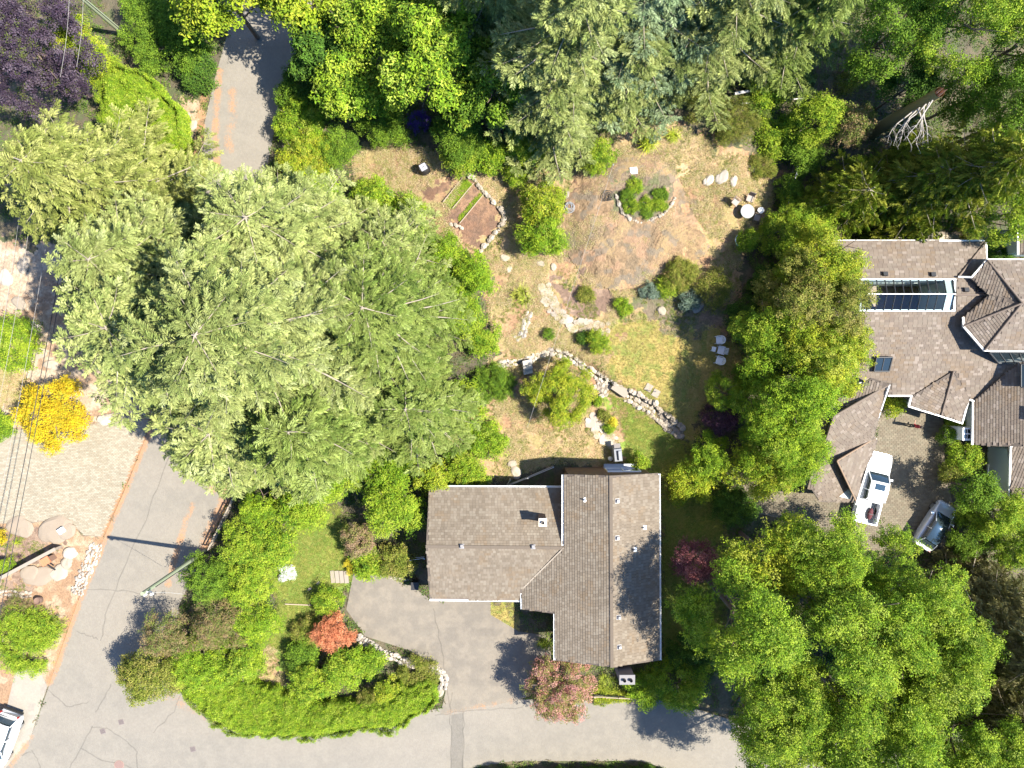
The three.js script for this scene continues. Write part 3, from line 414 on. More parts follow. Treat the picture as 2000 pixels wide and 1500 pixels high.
  // white bay window in the recess between porch and wing
  { const p = S(1885, 846, 1.6), bay = part('bay_window', bx(1.3, 2.3, 1.0, p.x, 1.15, p.z), M.white, nb); for (let i = 0; i < 4; i++) for (let j = 0; j < 2; j++) part('pane', bx(0.22, 0.03, 0.3, p.x - 0.45 + i * 0.28, 2.31, p.z - 0.24 + j * 0.42), M.darkGlass, bay); }
  // outbuildings at the right edge
  const ob = thing('shingle_outbuilding', 'shingled outbuilding with teal grey wall at the right edge, below the big house', 'building');
  roofPanel(ob, [[1974, 873, 3.0], [2080, 790, 3.4], [2080, 985, 4.6], [1971, 968, 3.0]].map((p) => S(...p)), NEI, o); for (const [a, b] of [[[2080, 790, 3.4], [1974, 873, 3.05]], [[1974, 873, 3.05], [1971, 968, 3.05]]]) gutterBar(ob, S(...a), S(...b), 0.12);
  part('wall', prism([[1978, 880], [2080, 805], [2080, 975], [1975, 962]].map(([x, y]) => { const p = S(x, y, 2.9); return [p.x + 0.05, p.z]; }), -0.3, 2.8), M.stucco, ob);
  const ob2 = thing('garden_shed', 'shed roof with white edge at the right border, north of the turret', 'shed');
  roofPanel(ob2, [[1988, 440, 2.8], [2080, 440, 3.6], [2080, 497, 3.6], [1988, 497, 2.8]].map((p) => S(...p)), NEI, o); gutterBar(ob2, S(1988, 440, 2.85), S(1988, 497, 2.85), 0.14);
  part('wall', prism([[1994, 445], [2080, 445], [2080, 492], [1994, 492]].map(([x, y]) => { const p = S(x, y, 2.6); return [p.x, p.z]; }), -0.3, 2.55), M.stucco, ob2);
}
// ---------------------------------------------------------------- foliage kit
function leafClump(seed, n, spread, len, wid, flat = 0.5) {
  const r = rngOf(seed), pos = [], col = [], nor = [];
  for (let k = 0; k < n; k++) {
    const a = r() * 6.283, rad = Math.sqrt(r()) * spread, c = V3(Math.cos(a) * rad, (r() - 0.4) * spread * 0.9, Math.sin(a) * rad);
    const up = V3((r() - 0.5) * 2 * (1 - flat) + c.x * 1.2, 0.55 + flat * 0.6, (r() - 0.5) * 2 * (1 - flat) + c.z * 1.2).normalize();
    const b = r() * 6.283, f = V3(Math.cos(b), 0, Math.sin(b)).addScaledVector(up, -up.dot(V3(Math.cos(b), 0, Math.sin(b)))).normalize(), s = V3().crossVectors(up, f), L = len * (0.75 + 0.5 * r()), W = wid * (0.75 + 0.5 * r());
    const p0 = c.clone().addScaledVector(f, -L / 2), p1 = c.clone().addScaledVector(f, L / 2).addScaledVector(up, -L * 0.18), q0 = c.clone().addScaledVector(s, W / 2).addScaledVector(up, L * 0.08), q1 = c.clone().addScaledVector(s, -W / 2).addScaledVector(up, L * 0.08), t = 0.78 + 0.44 * r(), w = (r() - 0.5) * 0.12;
    for (const tri of [[p0, q0, p1], [p0, p1, q1]]) { const nn = tri[1].clone().sub(tri[0]).cross(tri[2].clone().sub(tri[0])).normalize(); if (nn.dot(up) < 0) { nn.negate(); tri.reverse(); } for (const p of tri) { pos.push(p.x, p.y, p.z); nor.push(nn.x, nn.y, nn.z); col.push(t * (1 + w), t, t * (1 - w)); } }
  }
  const g = new THREE.BufferGeometry(); g.setAttribute('position', new THREE.Float32BufferAttribute(pos, 3)); g.setAttribute('normal', new THREE.Float32BufferAttribute(nor, 3)); g.setAttribute('color', new THREE.Float32BufferAttribute(col, 3)); return g;
}
function spray(seed, fingers, len, droop, fat) {       // flat needle-clad twig along +x
  const r = rngOf(seed), pos = [], col = [], nor = [];
  const finger = (a, d, L, W, t) => { const s = V3(-d.z, 0, d.x).normalize(), b = a.clone().addScaledVector(d, L), m = a.clone().addScaledVector(d, L * 0.55).add(V3(0, 0.02, 0)); b.y -= droop * L; const q0 = m.clone().addScaledVector(s, W), q1 = m.clone().addScaledVector(s, -W); for (const tri of [[a, q0, b], [a, b, q1]]) { const nn = tri[1].clone().sub(tri[0]).cross(tri[2].clone().sub(tri[0])).normalize(); if (nn.y < 0) { nn.negate(); tri.reverse(); } for (const p of tri) { pos.push(p.x, p.y, p.z); nor.push(nn.x, nn.y, nn.z); col.push(t, t, t); } } };
  finger(V3(0.25 * len, 0, 0), V3(1, 0, 0), len * 0.8, len * 0.07 * fat, 1);
  for (let k = 0; k < fingers; k++) { const s = (k + 0.4) / fingers, side = k % 2 ? 1 : -1, a = V3(len * (0.05 + 0.8 * s), (r() - 0.5) * 0.05, 0), ang = side * (0.75 + 0.35 * r()), L = len * (0.42 - 0.22 * s) * (0.8 + 0.4 * r()); finger(a, V3(Math.cos(ang), (r() - 0.35) * 0.5, Math.sin(ang)).normalize(), L, len * 0.06 * fat, 0.72 + 0.5 * r()); }
  const g = new THREE.BufferGeometry(); g.setAttribute('position', new THREE.Float32BufferAttribute(pos, 3)); g.setAttribute('normal', new THREE.Float32BufferAttribute(nor, 3)); g.setAttribute('color', new THREE.Float32BufferAttribute(col, 3)); return g;
}
const CLUMP = [1, 2, 3, 4].map((s) => leafClump(s, 22, 0.27, 0.125, 0.07, 0.3)), BIG = [5, 6].map((s) => leafClump(s, 13, 0.32, 0.22, 0.11, 0.5)), FINE = [7, 8].map((s) => leafClump(s, 17, 0.25, 0.12, 0.05, 0.2));
const SPRAY = [11, 12, 13].map((s) => spray(s, 17, 0.78, 0.2, 0.62)), CEDAR = [14, 15].map((s) => spray(s, 13, 0.75, 0.5, 0.6));
const P = {
  lime: [[0.231, 0.354, 0.014], [0.174, 0.295, 0.012], [0.313, 0.413, 0.022], [0.128, 0.23, 0.01], [0.34, 0.42, 0.05]], limeY: [[0.321, 0.371, 0.018], [0.252, 0.334, 0.015], [0.401, 0.424, 0.03], [0.172, 0.265, 0.012], [0.4, 0.43, 0.06]],
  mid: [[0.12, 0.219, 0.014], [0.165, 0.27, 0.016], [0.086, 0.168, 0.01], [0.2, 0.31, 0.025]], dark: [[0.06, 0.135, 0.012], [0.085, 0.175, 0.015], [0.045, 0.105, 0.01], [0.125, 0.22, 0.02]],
  olive: [[0.205, 0.24, 0.03], [0.281, 0.286, 0.05], [0.151, 0.194, 0.02], [0.3, 0.27, 0.07]], laurel: [[0.18, 0.3, 0.014], [0.254, 0.359, 0.018], [0.338, 0.413, 0.035], [0.1, 0.2, 0.01]],
  maple: [[0.158, 0.275, 0.012], [0.22, 0.336, 0.015], [0.317, 0.406, 0.03], [0.109, 0.195, 0.01], [0.33, 0.41, 0.055]], chestnut: [[0.29, 0.36, 0.015], [0.23, 0.32, 0.014], [0.36, 0.41, 0.03], [0.17, 0.26, 0.012]],
  fir: [[0.151, 0.194, 0.051], [0.216, 0.26, 0.076], [0.281, 0.321, 0.106], [0.335, 0.367, 0.128], [0.35, 0.385, 0.165]], firY: [[0.26, 0.285, 0.075], [0.21, 0.24, 0.055], [0.32, 0.335, 0.105], [0.155, 0.185, 0.04]], firG: [[0.123, 0.182, 0.033], [0.185, 0.244, 0.052], [0.252, 0.307, 0.076], [0.29, 0.35, 0.105]],
  cedar: [[0.23, 0.278, 0.03], [0.172, 0.226, 0.022], [0.322, 0.341, 0.05], [0.11, 0.17, 0.016]], cedarO: [[0.22, 0.21, 0.09], [0.28, 0.26, 0.11], [0.17, 0.17, 0.06]],
  firB: [[0.15, 0.21, 0.1], [0.21, 0.275, 0.14], [0.27, 0.335, 0.18], [0.31, 0.37, 0.2]],
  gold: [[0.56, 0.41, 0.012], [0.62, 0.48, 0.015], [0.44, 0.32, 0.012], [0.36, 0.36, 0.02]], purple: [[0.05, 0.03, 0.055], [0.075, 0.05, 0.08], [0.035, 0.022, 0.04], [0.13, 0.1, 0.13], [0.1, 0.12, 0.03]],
  red: [[0.24, 0.08, 0.08], [0.32, 0.12, 0.115], [0.16, 0.05, 0.06], [0.4, 0.17, 0.15]], plum: [[0.09, 0.04, 0.06], [0.13, 0.055, 0.075], [0.06, 0.03, 0.045]], orange: [[0.58, 0.22, 0.1], [0.66, 0.29, 0.14], [0.44, 0.15, 0.07], [0.6, 0.25, 0.12]],
  pink: [[0.5, 0.24, 0.2], [0.56, 0.3, 0.25], [0.2, 0.21, 0.05], [0.28, 0.25, 0.07], [0.44, 0.2, 0.16]], bronze: [[0.22, 0.25, 0.05], [0.3, 0.22, 0.1], [0.17, 0.22, 0.04], [0.34, 0.25, 0.13]], blue: [[0.17, 0.24, 0.17], [0.22, 0.29, 0.22], [0.12, 0.18, 0.12]],
  violet: [[0.08, 0.035, 0.28], [0.12, 0.06, 0.36], [0.06, 0.12, 0.02]], white: [[0.75, 0.74, 0.7], [0.8, 0.8, 0.78], [0.2, 0.28, 0.04]], brown: [[0.3, 0.2, 0.12], [0.24, 0.24, 0.07], [0.35, 0.25, 0.15]], yellow: [[0.58, 0.5, 0.03], [0.48, 0.44, 0.03], [0.66, 0.56, 0.05]], magenta: [[0.6, 0.25, 0.5], [0.2, 0.27, 0.05]],
};
const _m = new THREE.Matrix4(), _q = new THREE.Quaternion(), _c = new THREE.Color();
function instances(name, geo, material, list, pal, parent, mood = 0) {   // list: {p, q, s}
  const m = new THREE.InstancedMesh(geo, material, list.length);
  list.forEach((o, i) => { _m.compose(o.p, o.q, V3(o.s, o.s, o.s)); m.setMatrixAt(i, _m); const b = pal[Math.floor((o.t ?? rnd()) * pal.length * 0.999)], k = R(0.85, 1.15); m.setColorAt(i, _c.setRGB(b[0] * k, b[1] * k, b[2] * k)); });
  m.name = name; m.userData.kind = 'stuff'; parent.add(m); return m;
}
const upQ = (n) => { const q = new THREE.Quaternion().setFromUnitVectors(V3(0, 1, 0), n); return q.multiply(_q.setFromAxisAngle(V3(0, 1, 0), rnd() * 6.283)).clone(); };
function trunkGeo(h, r0, limbs, spread, seg = 7) {
  const L = [rod(V3(0, -0.3, 0), V3(R(-0.1, 0.1) * h * 0.2, h * 0.62, R(-0.1, 0.1) * h * 0.2), r0, r0 * 0.55, seg)];
  for (let k = 0; k < limbs; k++) { const a = k / limbs * 6.283 + R(-0.4, 0.4), y = h * R(0.25, 0.6), e = V3(Math.cos(a) * spread * R(0.5, 0.8), h * R(0.62, 0.88), Math.sin(a) * spread * R(0.5, 0.8)); L.push(rod(V3(0, y, 0), e, r0 * 0.42, r0 * 0.12, 5)); for (let j = 0; j < 2; j++) { const s = V3(0, y, 0).lerp(e, R(0.4, 0.8)); L.push(rod(s, s.clone().add(V3(R(-1, 1) * spread * 0.3, R(0.1, 0.3) * h * 0.5, R(-1, 1) * spread * 0.3)), r0 * 0.2, r0 * 0.05, 4)); } }
  return merge(L);
}
function broadleaf(name, label, cat, px, py, r, h, palName, o = {}) {
  let p = site(px, py, h * 0.6); for (let k = 0; k < 3; k++) p = site(px, py, h * 0.6 + terrain(p.x, p.z));
  const y0 = terrain(p.x, p.z), Rm = r * mpp(h * 0.6 + y0) * 1.06, pal = P[palName], ls = o.ls ?? (h > 5 ? 1.05 : 0.88), bot = h * (o.bot ?? (h > 5 ? 0.28 : 0.02));
  const t = thing(name, label, cat, V3(p.x, y0, p.z), 0, o.group);
  part(h > 3.2 ? 'trunk' : 'stems', trunkGeo(h, clamp(Rm * 0.055, 0.03, 0.32), h > 3.2 ? 6 : 4, Rm), o.bark ?? M.bark, t);
  const rl = clamp(Rm * 0.34, 0.22, o.lobe ?? 0.95), nL = Math.ceil(1.7 * (Rm / rl) ** 2), yc = (h + bot) / 2, ry = (h - bot) / 2, lobes = [];
  for (let k = 0; k < nL; k++) { const yy = k < nL * 0.2 ? R(0.75, 1) : R(-0.35, 1), a = k * 2.399 + R(-0.5, 0.5), e = Math.sqrt(1 - yy * yy), sh = k % 6 === 5 ? R(0.3, 0.6) : R(0.72, 1.03), q = rl * R(0.72, 1.25), out = Math.max(0.05, Rm - q * 0.75); lobes.push({ c: V3(Math.cos(a) * e * out * sh * R(0.85, 1.1), yc + yy * Math.max(0.1, ry - q * 0.6) * sh, Math.sin(a) * e * out * sh * R(0.85, 1.1)), r: q, d: V3(Math.cos(a) * e, yy * 0.7 + 0.5, Math.sin(a) * e).normalize(), t: rnd() }); }
  const list = [], dens = (o.dens ?? 1) * 105 / (ls * ls);
  for (const l of lobes) { const n = Math.ceil(dens * l.r * l.r); for (let k = 0; k < n; k++) {
    const z = R(-1, 1), a = R(0, 6.283), e = Math.sqrt(1 - z * z), d = V3(Math.cos(a) * e, z, Math.sin(a) * e); if (d.dot(l.d) < -0.25) continue;
    const q = l.c.clone().addScaledVector(d, l.r * (rnd() < 0.1 ? R(1.05, 1.4) : R(0.35, 1.12))); if (q.y < 0.05) continue;
    const nrm = d.clone().multiplyScalar(0.55).add(V3(R(-0.6, 0.6), 0.6, R(-0.6, 0.6))).normalize();
    list.push({ p: q, q: upQ(nrm), s: ls * R(0.75, 1.25), t: clamp(rnd() * 0.75 + l.t * 0.25, 0, 0.999) }); } }
  const set = o.geo ?? CLUMP, gi = Math.floor(rnd() * set.length);
  instances('crown', set[gi], M.leaf, list, pal, t); return t;
}
function hedge(name, label, pts, h, palName, o = {}) {
  const poly = gplan(pts), c = poly.reduce((a, q) => [a[0] + q[0] / poly.length, a[1] + q[1] / poly.length], [0, 0]), y0 = terrain(...c), t = thing(name, label, 'hedge', V3(c[0], y0, c[1]), 0, o.group), ls = o.ls ?? 0.75, list = [], xs = poly.map((q) => q[0]), zs = poly.map((q) => q[1]), x0 = Math.min(...xs), x1 = Math.max(...xs), z0 = Math.min(...zs), z1 = Math.max(...zs), n = (x1 - x0) * (z1 - z0) * 75 / (ls * ls);
  for (let k = 0; k < n; k++) { const x = R(x0, x1), z = R(z0, z1); if (!inPoly(x, z, poly)) continue; const e = polyDist(x, z, poly), hh = h * (0.9 + 0.24 * (fbm(x * 1.5, z * 1.5) - 0.5) * 2) - 0.35 * h * Math.pow(1 - clamp(e / (0.5 * h)), 2); list.push({ p: V3(x - c[0], hh + R(-0.25, 0.06) * h * 0.35 + (rnd() < 0.05 ? R(0.05, 0.2) : 0), z - c[1]), q: upQ(V3(R(-0.8, 0.8), 1, R(-0.8, 0.8)).normalize()), s: ls * R(0.6, 1.3) }); }
  for (let i = 0; i < poly.length; i++) { const a = poly[i], b = poly[(i + 1) % poly.length], L = Math.hypot(b[0] - a[0], b[1] - a[1]); for (let k = 0; k < L * h * 40 / ls; k++) { const s = rnd(), nx = (b[1] - a[1]) / L, nz = -(b[0] - a[0]) / L, x = mix(a[0], b[0], s), z = mix(a[1], b[1], s), w = (fbm(x * 1.4, z * 1.4, 3) - 0.42) * 1.3, sg = inPoly(x + nx * 0.05, z + nz * 0.05, poly) ? -1 : 1; list.push({ p: V3(x + nx * sg * w - c[0], R(0.1, 0.85) * h, z + nz * sg * w - c[1]), q: upQ(V3(nx * sg, 0.8, nz * sg).normalize()), s: ls * R(0.75, 1.2) }); } }
  const st = []; for (let k = 0; k < 14; k++) { const x = R(x0, x1), z = R(z0, z1); if (inPoly(x, z, poly)) st.push(rod(V3(x - c[0], -0.2, z - c[1]), V3(x - c[0] + R(-0.2, 0.2), h * 0.8, z - c[1] + R(-0.2, 0.2)), 0.05, 0.015, 5)); }
  if (st.length) part('stems', merge(st), M.bark, t);
  instances('crown', (o.geo ?? CLUMP)[0], M.leaf, list, P[palName], t); return t;
}
function conifer(name, label, px, py, h, Rm, palName, o = {}) {   // px,py: where the tip stands
  let tip = site(px, py, h), y0 = terrain(tip.x, tip.z); tip = site(px, py, h + y0);
  const t = thing(name, label, 'tree', V3(tip.x, y0, tip.z), 0, o.group), list = [], wood = [], topY = h * (o.top ?? 0.985), pw = o.pw ?? 0.75, set = o.geo ?? SPRAY, dr = o.droop ?? 0.14, sp = (o.gap ?? 0.68) * 1.3;
  part('trunk', merge([rod(V3(0, -0.3, 0), V3(R(-0.2, 0.2), h * 0.55, R(-0.2, 0.2)), 0.016 * h + 0.08, 0.009 * h + 0.04, 9), rod(V3(0, h * 0.5, 0), V3(0, topY, 0), 0.009 * h + 0.05, 0.03, 7)]), M.paleBark, t);
  for (let y = h * (o.low ?? 0.14), w = 0; y < topY; y += sp * (0.7 + 0.5 * (1 - y / h)), w++) {
    const nb = 6 + (w % 2), a0 = rnd() * 6.283;
    for (let b = 0; b < nb; b++) {
      if (rnd() < 0.22) continue;
      const a = a0 + b / nb * 6.283 + R(-0.3, 0.3), f = y / h, L = (Rm * Math.pow(1 - f, pw) * R(0.55, 1.2) * (0.8 + 0.45 * noise(Math.cos(a) * 1.6 + px, Math.sin(a) * 1.6 + f * 3)) + 0.45) * (rnd() < 0.12 ? 0.45 : 1), tone = rnd(), dir = V3(Math.cos(a), 0, Math.sin(a)), bend = R(-0.25, 0.25), side = V3(-dir.z, 0, dir.x);
      const at = (s) => V3(0, y, 0).addScaledVector(dir, L * s).addScaledVector(side, bend * L * s * s * 0.5).add(V3(0, L * (-dr * 1.6 * s + dr * 1.1 * s * s)+ (f > 0.9 ? 0.15 * L * s : 0), 0));
      { const up = V3(0, f > 0.82 ? -0.1 : 0.05, 0); wood.push(rod(at(0), at(0.35).add(up), 0.013 * L + 0.012, 0.01 * L + 0.008, 4), rod(at(0.35).add(up), at(0.7).add(up), 0.01 * L + 0.008, 0.006 * L + 0.008, 4), rod(at(0.7).add(up), at(0.97).add(up), 0.006 * L + 0.008, 0.008, 3)); }
      for (let s = f > 0.8 ? 0.03 : 0.14; s < 1.0; s += 0.36 / L) for (const sg of [-1, 1]) {
        const ll = Math.min(2.1, 0.42 * L * (1 - s) + 0.3) * R(0.75, 1.15), la = sg * R(0.7, 1.1), d = dir.clone().multiplyScalar(Math.cos(la)).addScaledVector(side, Math.sin(la) + bend * s).normalize(), base = at(s + R(-0.02, 0.02));
        for (let k = 0; k < ll; k += 0.5) { const q = base.clone().addScaledVector(d, k).add(V3(0, -0.14 * k + R(-0.07, 0.07), 0)), ux = d.clone().add(V3(R(-0.2, 0.2), R(-0.45, 0.25) - (o.hang ?? 0), R(-0.2, 0.2))).normalize(), uz = V3().crossVectors(ux, V3(R(-0.6, 0.6), 1, R(-0.6, 0.6))).normalize(), uy = V3().crossVectors(uz, ux); list.push({ p: q, q: new THREE.Quaternion().setFromRotationMatrix(_m.makeBasis(ux, uy, uz)), s: R(0.6, 1.3) * (o.ls ?? 1), t: clamp(0.6 * rnd() + 0.4 * tone) }); }
      }
      list.push({ p: at(0.93), q: new THREE.Quaternion().setFromAxisAngle(V3(0, 1, 0), -a), s: 1 });
    }
  }
  part('branches', merge(wood), M.twig, t);
  instances('crown', set[Math.floor(rnd() * set.length)], M.needle, list, P[palName], t); return t;
}
function bladeTuft(seed, n, len, spread, w) {
  const r = rngOf(seed), pos = [], nor = [], col = [];
  for (let k = 0; k < n; k++) { const a = r() * 6.283, d = V3(Math.cos(a), 0, Math.sin(a)), s = V3(-d.z, 0, d.x), L = len * (0.6 + 0.6 * r()), b = V3(d.x * spread * r(), 0, d.z * spread * r()), lean = 0.25 + 0.7 * r(), t = 0.75 + 0.5 * r(); const P1 = b.clone().addScaledVector(d, L * lean * 0.4).add(V3(0, L * 0.6, 0)), P2 = b.clone().addScaledVector(d, L * lean).add(V3(0, L * (0.95 - lean * 0.55), 0)); const q = [b.clone().addScaledVector(s, w), b.clone().addScaledVector(s, -w), P1.clone().addScaledVector(s, w * 0.8), P1.clone().addScaledVector(s, -w * 0.8)]; for (const tri of [[q[0], q[1], q[2]], [q[1], q[3], q[2]], [q[2], q[3], P2]]) { const nn = tri[1].clone().sub(tri[0]).cross(tri[2].clone().sub(tri[0])).normalize(); if (nn.y < 0) { nn.negate(); tri.reverse(); } for (const p of tri) { pos.push(p.x, p.y, p.z); nor.push(nn.x, nn.y, nn.z); col.push(t, t, t); } } }
  const g = new THREE.BufferGeometry(); g.setAttribute('position', new THREE.Float32BufferAttribute(pos, 3)); g.setAttribute('normal', new THREE.Float32BufferAttribute(nor, 3)); g.setAttribute('color', new THREE.Float32BufferAttribute(col, 3)); return g;
}
const TUFT = [21, 22].map((s) => bladeTuft(s, 7, 0.13, 0.07, 0.006)), LONG = bladeTuft(23, 9, 0.3, 0.1, 0.009), FOUNT = bladeTuft(24, 26, 0.9, 0.12, 0.014);
function grassPlant(name, label, px, py, r, palName, scale = 1, n = 5) { const p = ground(px, py), Rm = r * mpp(0), t = thing(name, label, 'plant', p), list = []; for (let k = 0; k < n; k++) { const a = rnd() * 6.283, d = Math.sqrt(rnd()) * Rm * 0.55; list.push({ p: V3(Math.cos(a) * d, 0, Math.sin(a) * d), q: upQ(V3(R(-0.1, 0.1), 1, R(-0.1, 0.1)).normalize()), s: scale * R(0.8, 1.2) }); } instances('blades', FOUNT, M.blade, list, P[palName], t); return t; }
// ---------------------------------------------------------------- conifers
const G1 = 'tall firs in the stand beside the lane', G2 = 'pale firs along the northern boundary';
for (const [label, px, py, h, Rm, pal, o] of [
  ['tallest fir of the stand, its bare pale leader showing above the lane', 368, 654, 24, 8.4, 'fir', { pw: 0.36, top: 0.985, gap: 0.7, group: G1 }],
  ['pale fir at the upper left of the stand, beside the overhead cable', 165, 505, 17, 6, 'fir', { pw: 0.42, gap: 0.6, group: G1 }],
  ['fir at the left of the stand reaching toward the pale scree', 190, 640, 19, 6.8, 'fir', { pw: 0.36, gap: 0.62, group: G1 }],
  ['fir at the top of the stand whose branches hang over the lane', 470, 420, 17, 6.6, 'fir', { pw: 0.4, group: G1 }],
  ['fir in the lower middle of the stand, above the rail fence', 560, 845, 17, 6.2, 'firG', { pw: 0.4, gap: 0.75, ls: 1.15, group: G1 }],
  ['fir on the garden side of the stand, nearest the stone walls', 705, 600, 17, 6.4, 'firG', { pw: 0.36, gap: 0.7, ls: 0.85, group: G1 }],
  ['smaller fir at the lower right of the stand, nearest the brown roof', 790, 800, 11, 4.4, 'firG', { pw: 0.45, ls: 0.9, group: G1 }],
  ['fir with one long branch hanging across the lane above the pole shadow', 400, 850, 14, 5.6, 'fir', { pw: 0.4, ls: 1.1, group: G1 }],
  ['young fir at the top right of the stand, below the vegetable beds', 745, 470, 10, 3.8, 'fir', { pw: 0.5, ls: 0.8, group: G1 }],
  ['yellowish fir with sweeping bare-stemmed branches left of the lane', 20, 305, 18, 6.6, 'firY', { pw: 0.6, hang: 0.15 }],
  ['pale fir above the bare rock knoll, nearest the vegetable garden', 1150, -75, 19, 5.8, 'fir', { pw: 0.55, group: G2 }],
  ['tall pale fir behind the straw slope of the garden', 1290, -115, 16, 6, 'firB', { pw: 0.45, group: G2 }],
  ['pale fir at the top edge above the weedy bank', 1480, -120, 15, 5.6, 'fir', { pw: 0.42, group: G2 }],
  ['pale fir reaching right toward the dark grove at the top', 1650, -60, 13, 5, 'firG', { pw: 0.55, group: G2 }],
  ['pale fir at the top edge left of the others, over dark maples', 945, -120, 15, 4.6, 'fir', { pw: 0.55, group: G2 }],
  ['fir hanging over the knoll with low grey green branches', 1085, 150, 11, 3.8, 'fir', { pw: 0.55, group: G2 }],
  ['short fir between the two big pale firs behind the straw slope', 1250, 70, 11, 3.8, 'fir', { pw: 0.55, group: G2 }],
  ['pale fir in the middle of the top edge, behind the others', 1400, -170, 16, 5, 'fir', { pw: 0.55, group: G2 }],
]) conifer('fir_tree', label, px, py, h, Rm, pal, o);
for (const [label, px, py, h, Rm, pal] of [
  ['yellow green cedar left of the bare snag branches, above the big roof', 1710, 365, 7, 4.2, 'cedar'], ['yellow green cedar right of the bare snag branches, above the big roof', 1860, 330, 9, 4.6, 'cedar'],
  ['olive cedar with ropy branches at the right edge beside the maples', 2105, 1330, 14, 5.6, 'cedarO'], ['low olive cedar at the lower right of the silver car', 1985, 1200, 7, 4, 'cedarO'], ['olive cedar at the right edge between two maples', 2040, 1340, 10, 4.4, 'cedarO'], ['cedar in the lower right corner behind the maples', 2040, 1450, 13, 4.6, 'cedarO'], ['cedar in the dark grove at the top right corner', 2010, 300, 13, 4.2, 'cedar'],
]) conifer('cedar_tree', label, px, py, h, Rm, pal, { geo: CEDAR, droop: 0.22, hang: 0.35, pw: 0.6, gap: 0.7, ls: 1.05, group: 'cedars round the big house' });

// ---------------------------------------------------------------- broadleaf trees
const tree = (name, label, px, py, r, h, pal, o) => broadleaf(name, label, 'tree', px, py, r, h, pal, o);
const shrub = (name, label, px, py, r, h, pal, o) => broadleaf(name, label, 'shrub', px, py, r, h, pal, o);
tree('plum_tree', 'dark purple-leaved tree at the top left corner', 60, 95, 115, 9, 'purple'); tree('plum_tree', 'small dark purple-leaved tree touching the lime hedge, top left', 128, 160, 48, 6, 'purple');
tree('chestnut_tree', 'yellow green large-leaved tree at the top edge left of the lane', 440, -10, 92, 11, 'chestnut', { geo: BIG, ls: 1.3 }); tree('chestnut_tree', 'yellow green large-leaved tree over the lane at the top edge', 580, -20, 80, 11, 'chestnut', { geo: BIG, ls: 1.3 });
const G3 = 'shaded maples north of the garden';
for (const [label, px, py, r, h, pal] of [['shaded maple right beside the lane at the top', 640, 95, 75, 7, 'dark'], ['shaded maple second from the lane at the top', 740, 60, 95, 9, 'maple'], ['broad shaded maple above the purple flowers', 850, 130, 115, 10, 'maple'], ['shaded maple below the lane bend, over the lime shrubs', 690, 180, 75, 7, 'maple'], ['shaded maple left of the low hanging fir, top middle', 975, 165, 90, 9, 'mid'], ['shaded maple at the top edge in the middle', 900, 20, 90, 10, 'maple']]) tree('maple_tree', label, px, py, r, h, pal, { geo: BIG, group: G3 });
const G4 = 'dark grove at the top right';
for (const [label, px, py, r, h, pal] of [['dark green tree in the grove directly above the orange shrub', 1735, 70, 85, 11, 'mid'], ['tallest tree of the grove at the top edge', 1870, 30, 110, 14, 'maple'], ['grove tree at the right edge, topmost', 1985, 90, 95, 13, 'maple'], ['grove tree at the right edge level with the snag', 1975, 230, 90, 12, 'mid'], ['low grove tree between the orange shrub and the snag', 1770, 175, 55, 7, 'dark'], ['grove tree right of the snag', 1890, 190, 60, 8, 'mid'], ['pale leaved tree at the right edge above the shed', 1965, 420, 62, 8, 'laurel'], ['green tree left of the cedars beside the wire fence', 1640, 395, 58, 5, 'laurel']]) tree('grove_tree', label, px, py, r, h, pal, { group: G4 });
tree('young_tree', 'orange yellow small tree in the dark gap at the top right', 1672, 148, 28, 5, 'olive'); tree('young_tree', 'reddish tipped small tree below the orange yellow one', 1655, 245, 48, 4.5, 'bronze'); tree('young_tree', 'green small tree left of the reddish tipped one', 1595, 235, 58, 4.5, 'laurel');
const G5 = 'tall boundary hedge trees left of the big house';
for (const [label, px, py, r, h, pal] of [['topmost boundary tree, beside the wire fence', 1550, 445, 52, 4, 'laurel'], ['boundary tree overlapping the upper left corner of the big roof', 1600, 520, 78, 8, 'limeY'], ['bushy boundary tree nearest the glazed ridge skylight', 1590, 600, 100, 9, 'olive'], ['boundary tree nearest the small roof window', 1605, 690, 92, 9, 'limeY'], ['boundary tree right of the white plastic chairs', 1510, 640, 72, 7, 'laurel'], ['boundary tree left of the garage ridge', 1545, 765, 90, 9, 'lime'], ['boundary tree right of the purple-leaved shrub', 1500, 800, 68, 7, 'lime'], ['boundary tree left of the garage eaves, above the court exit', 1535, 870, 82, 8, 'lime'], ['lowest boundary tree above the shaded court exit', 1490, 915, 62, 6, 'limeY']]) tree('boundary_tree', label, px, py, r * 1.08, h, pal, { group: G5, bot: 0.02, dens: 1.3, ls: 0.9, lobe: 1.1 });
const G6 = 'big maples in the lower right';
for (const [label, px, py, r, h, pal] of [['big maple nearest the court, left one', 1500, 1080, 92, 10, 'limeY'], ['big maple above the tail of the white pickup', 1600, 1075, 92, 12, 'maple'], ['big maple just below the silver car', 1760, 1150, 105, 13, 'maple'], ['big maple with shade falling on the brown roof', 1452, 1205, 105, 15, 'maple'], ['big maple in the middle of the lower right mass', 1640, 1220, 140, 15, 'maple'], ['big maple left of the olive cedar', 1800, 1270, 120, 14, 'maple'], ['big maple overhanging the end of the lane', 1510, 1360, 120, 13, 'maple'], ['big maple at the bottom edge, left of the corner', 1690, 1400, 150, 15, 'maple'], ['big maple closest to the lower right corner', 1860, 1430, 120, 14, 'maple'], ['big maple at the right edge above the corner', 1945, 1340, 85, 11, 'maple'], ['big maple in the lower right corner itself', 1975, 1490, 95, 12, 'maple'], ['big maple at the bottom edge below the lane end', 1560, 1510, 110, 13, 'maple']]) tree('maple_tree', label, px, py, r, h, pal, { group: G6, bot: 0.15, lobe: 1.25, dens: 1.35, ls: 0.95 });
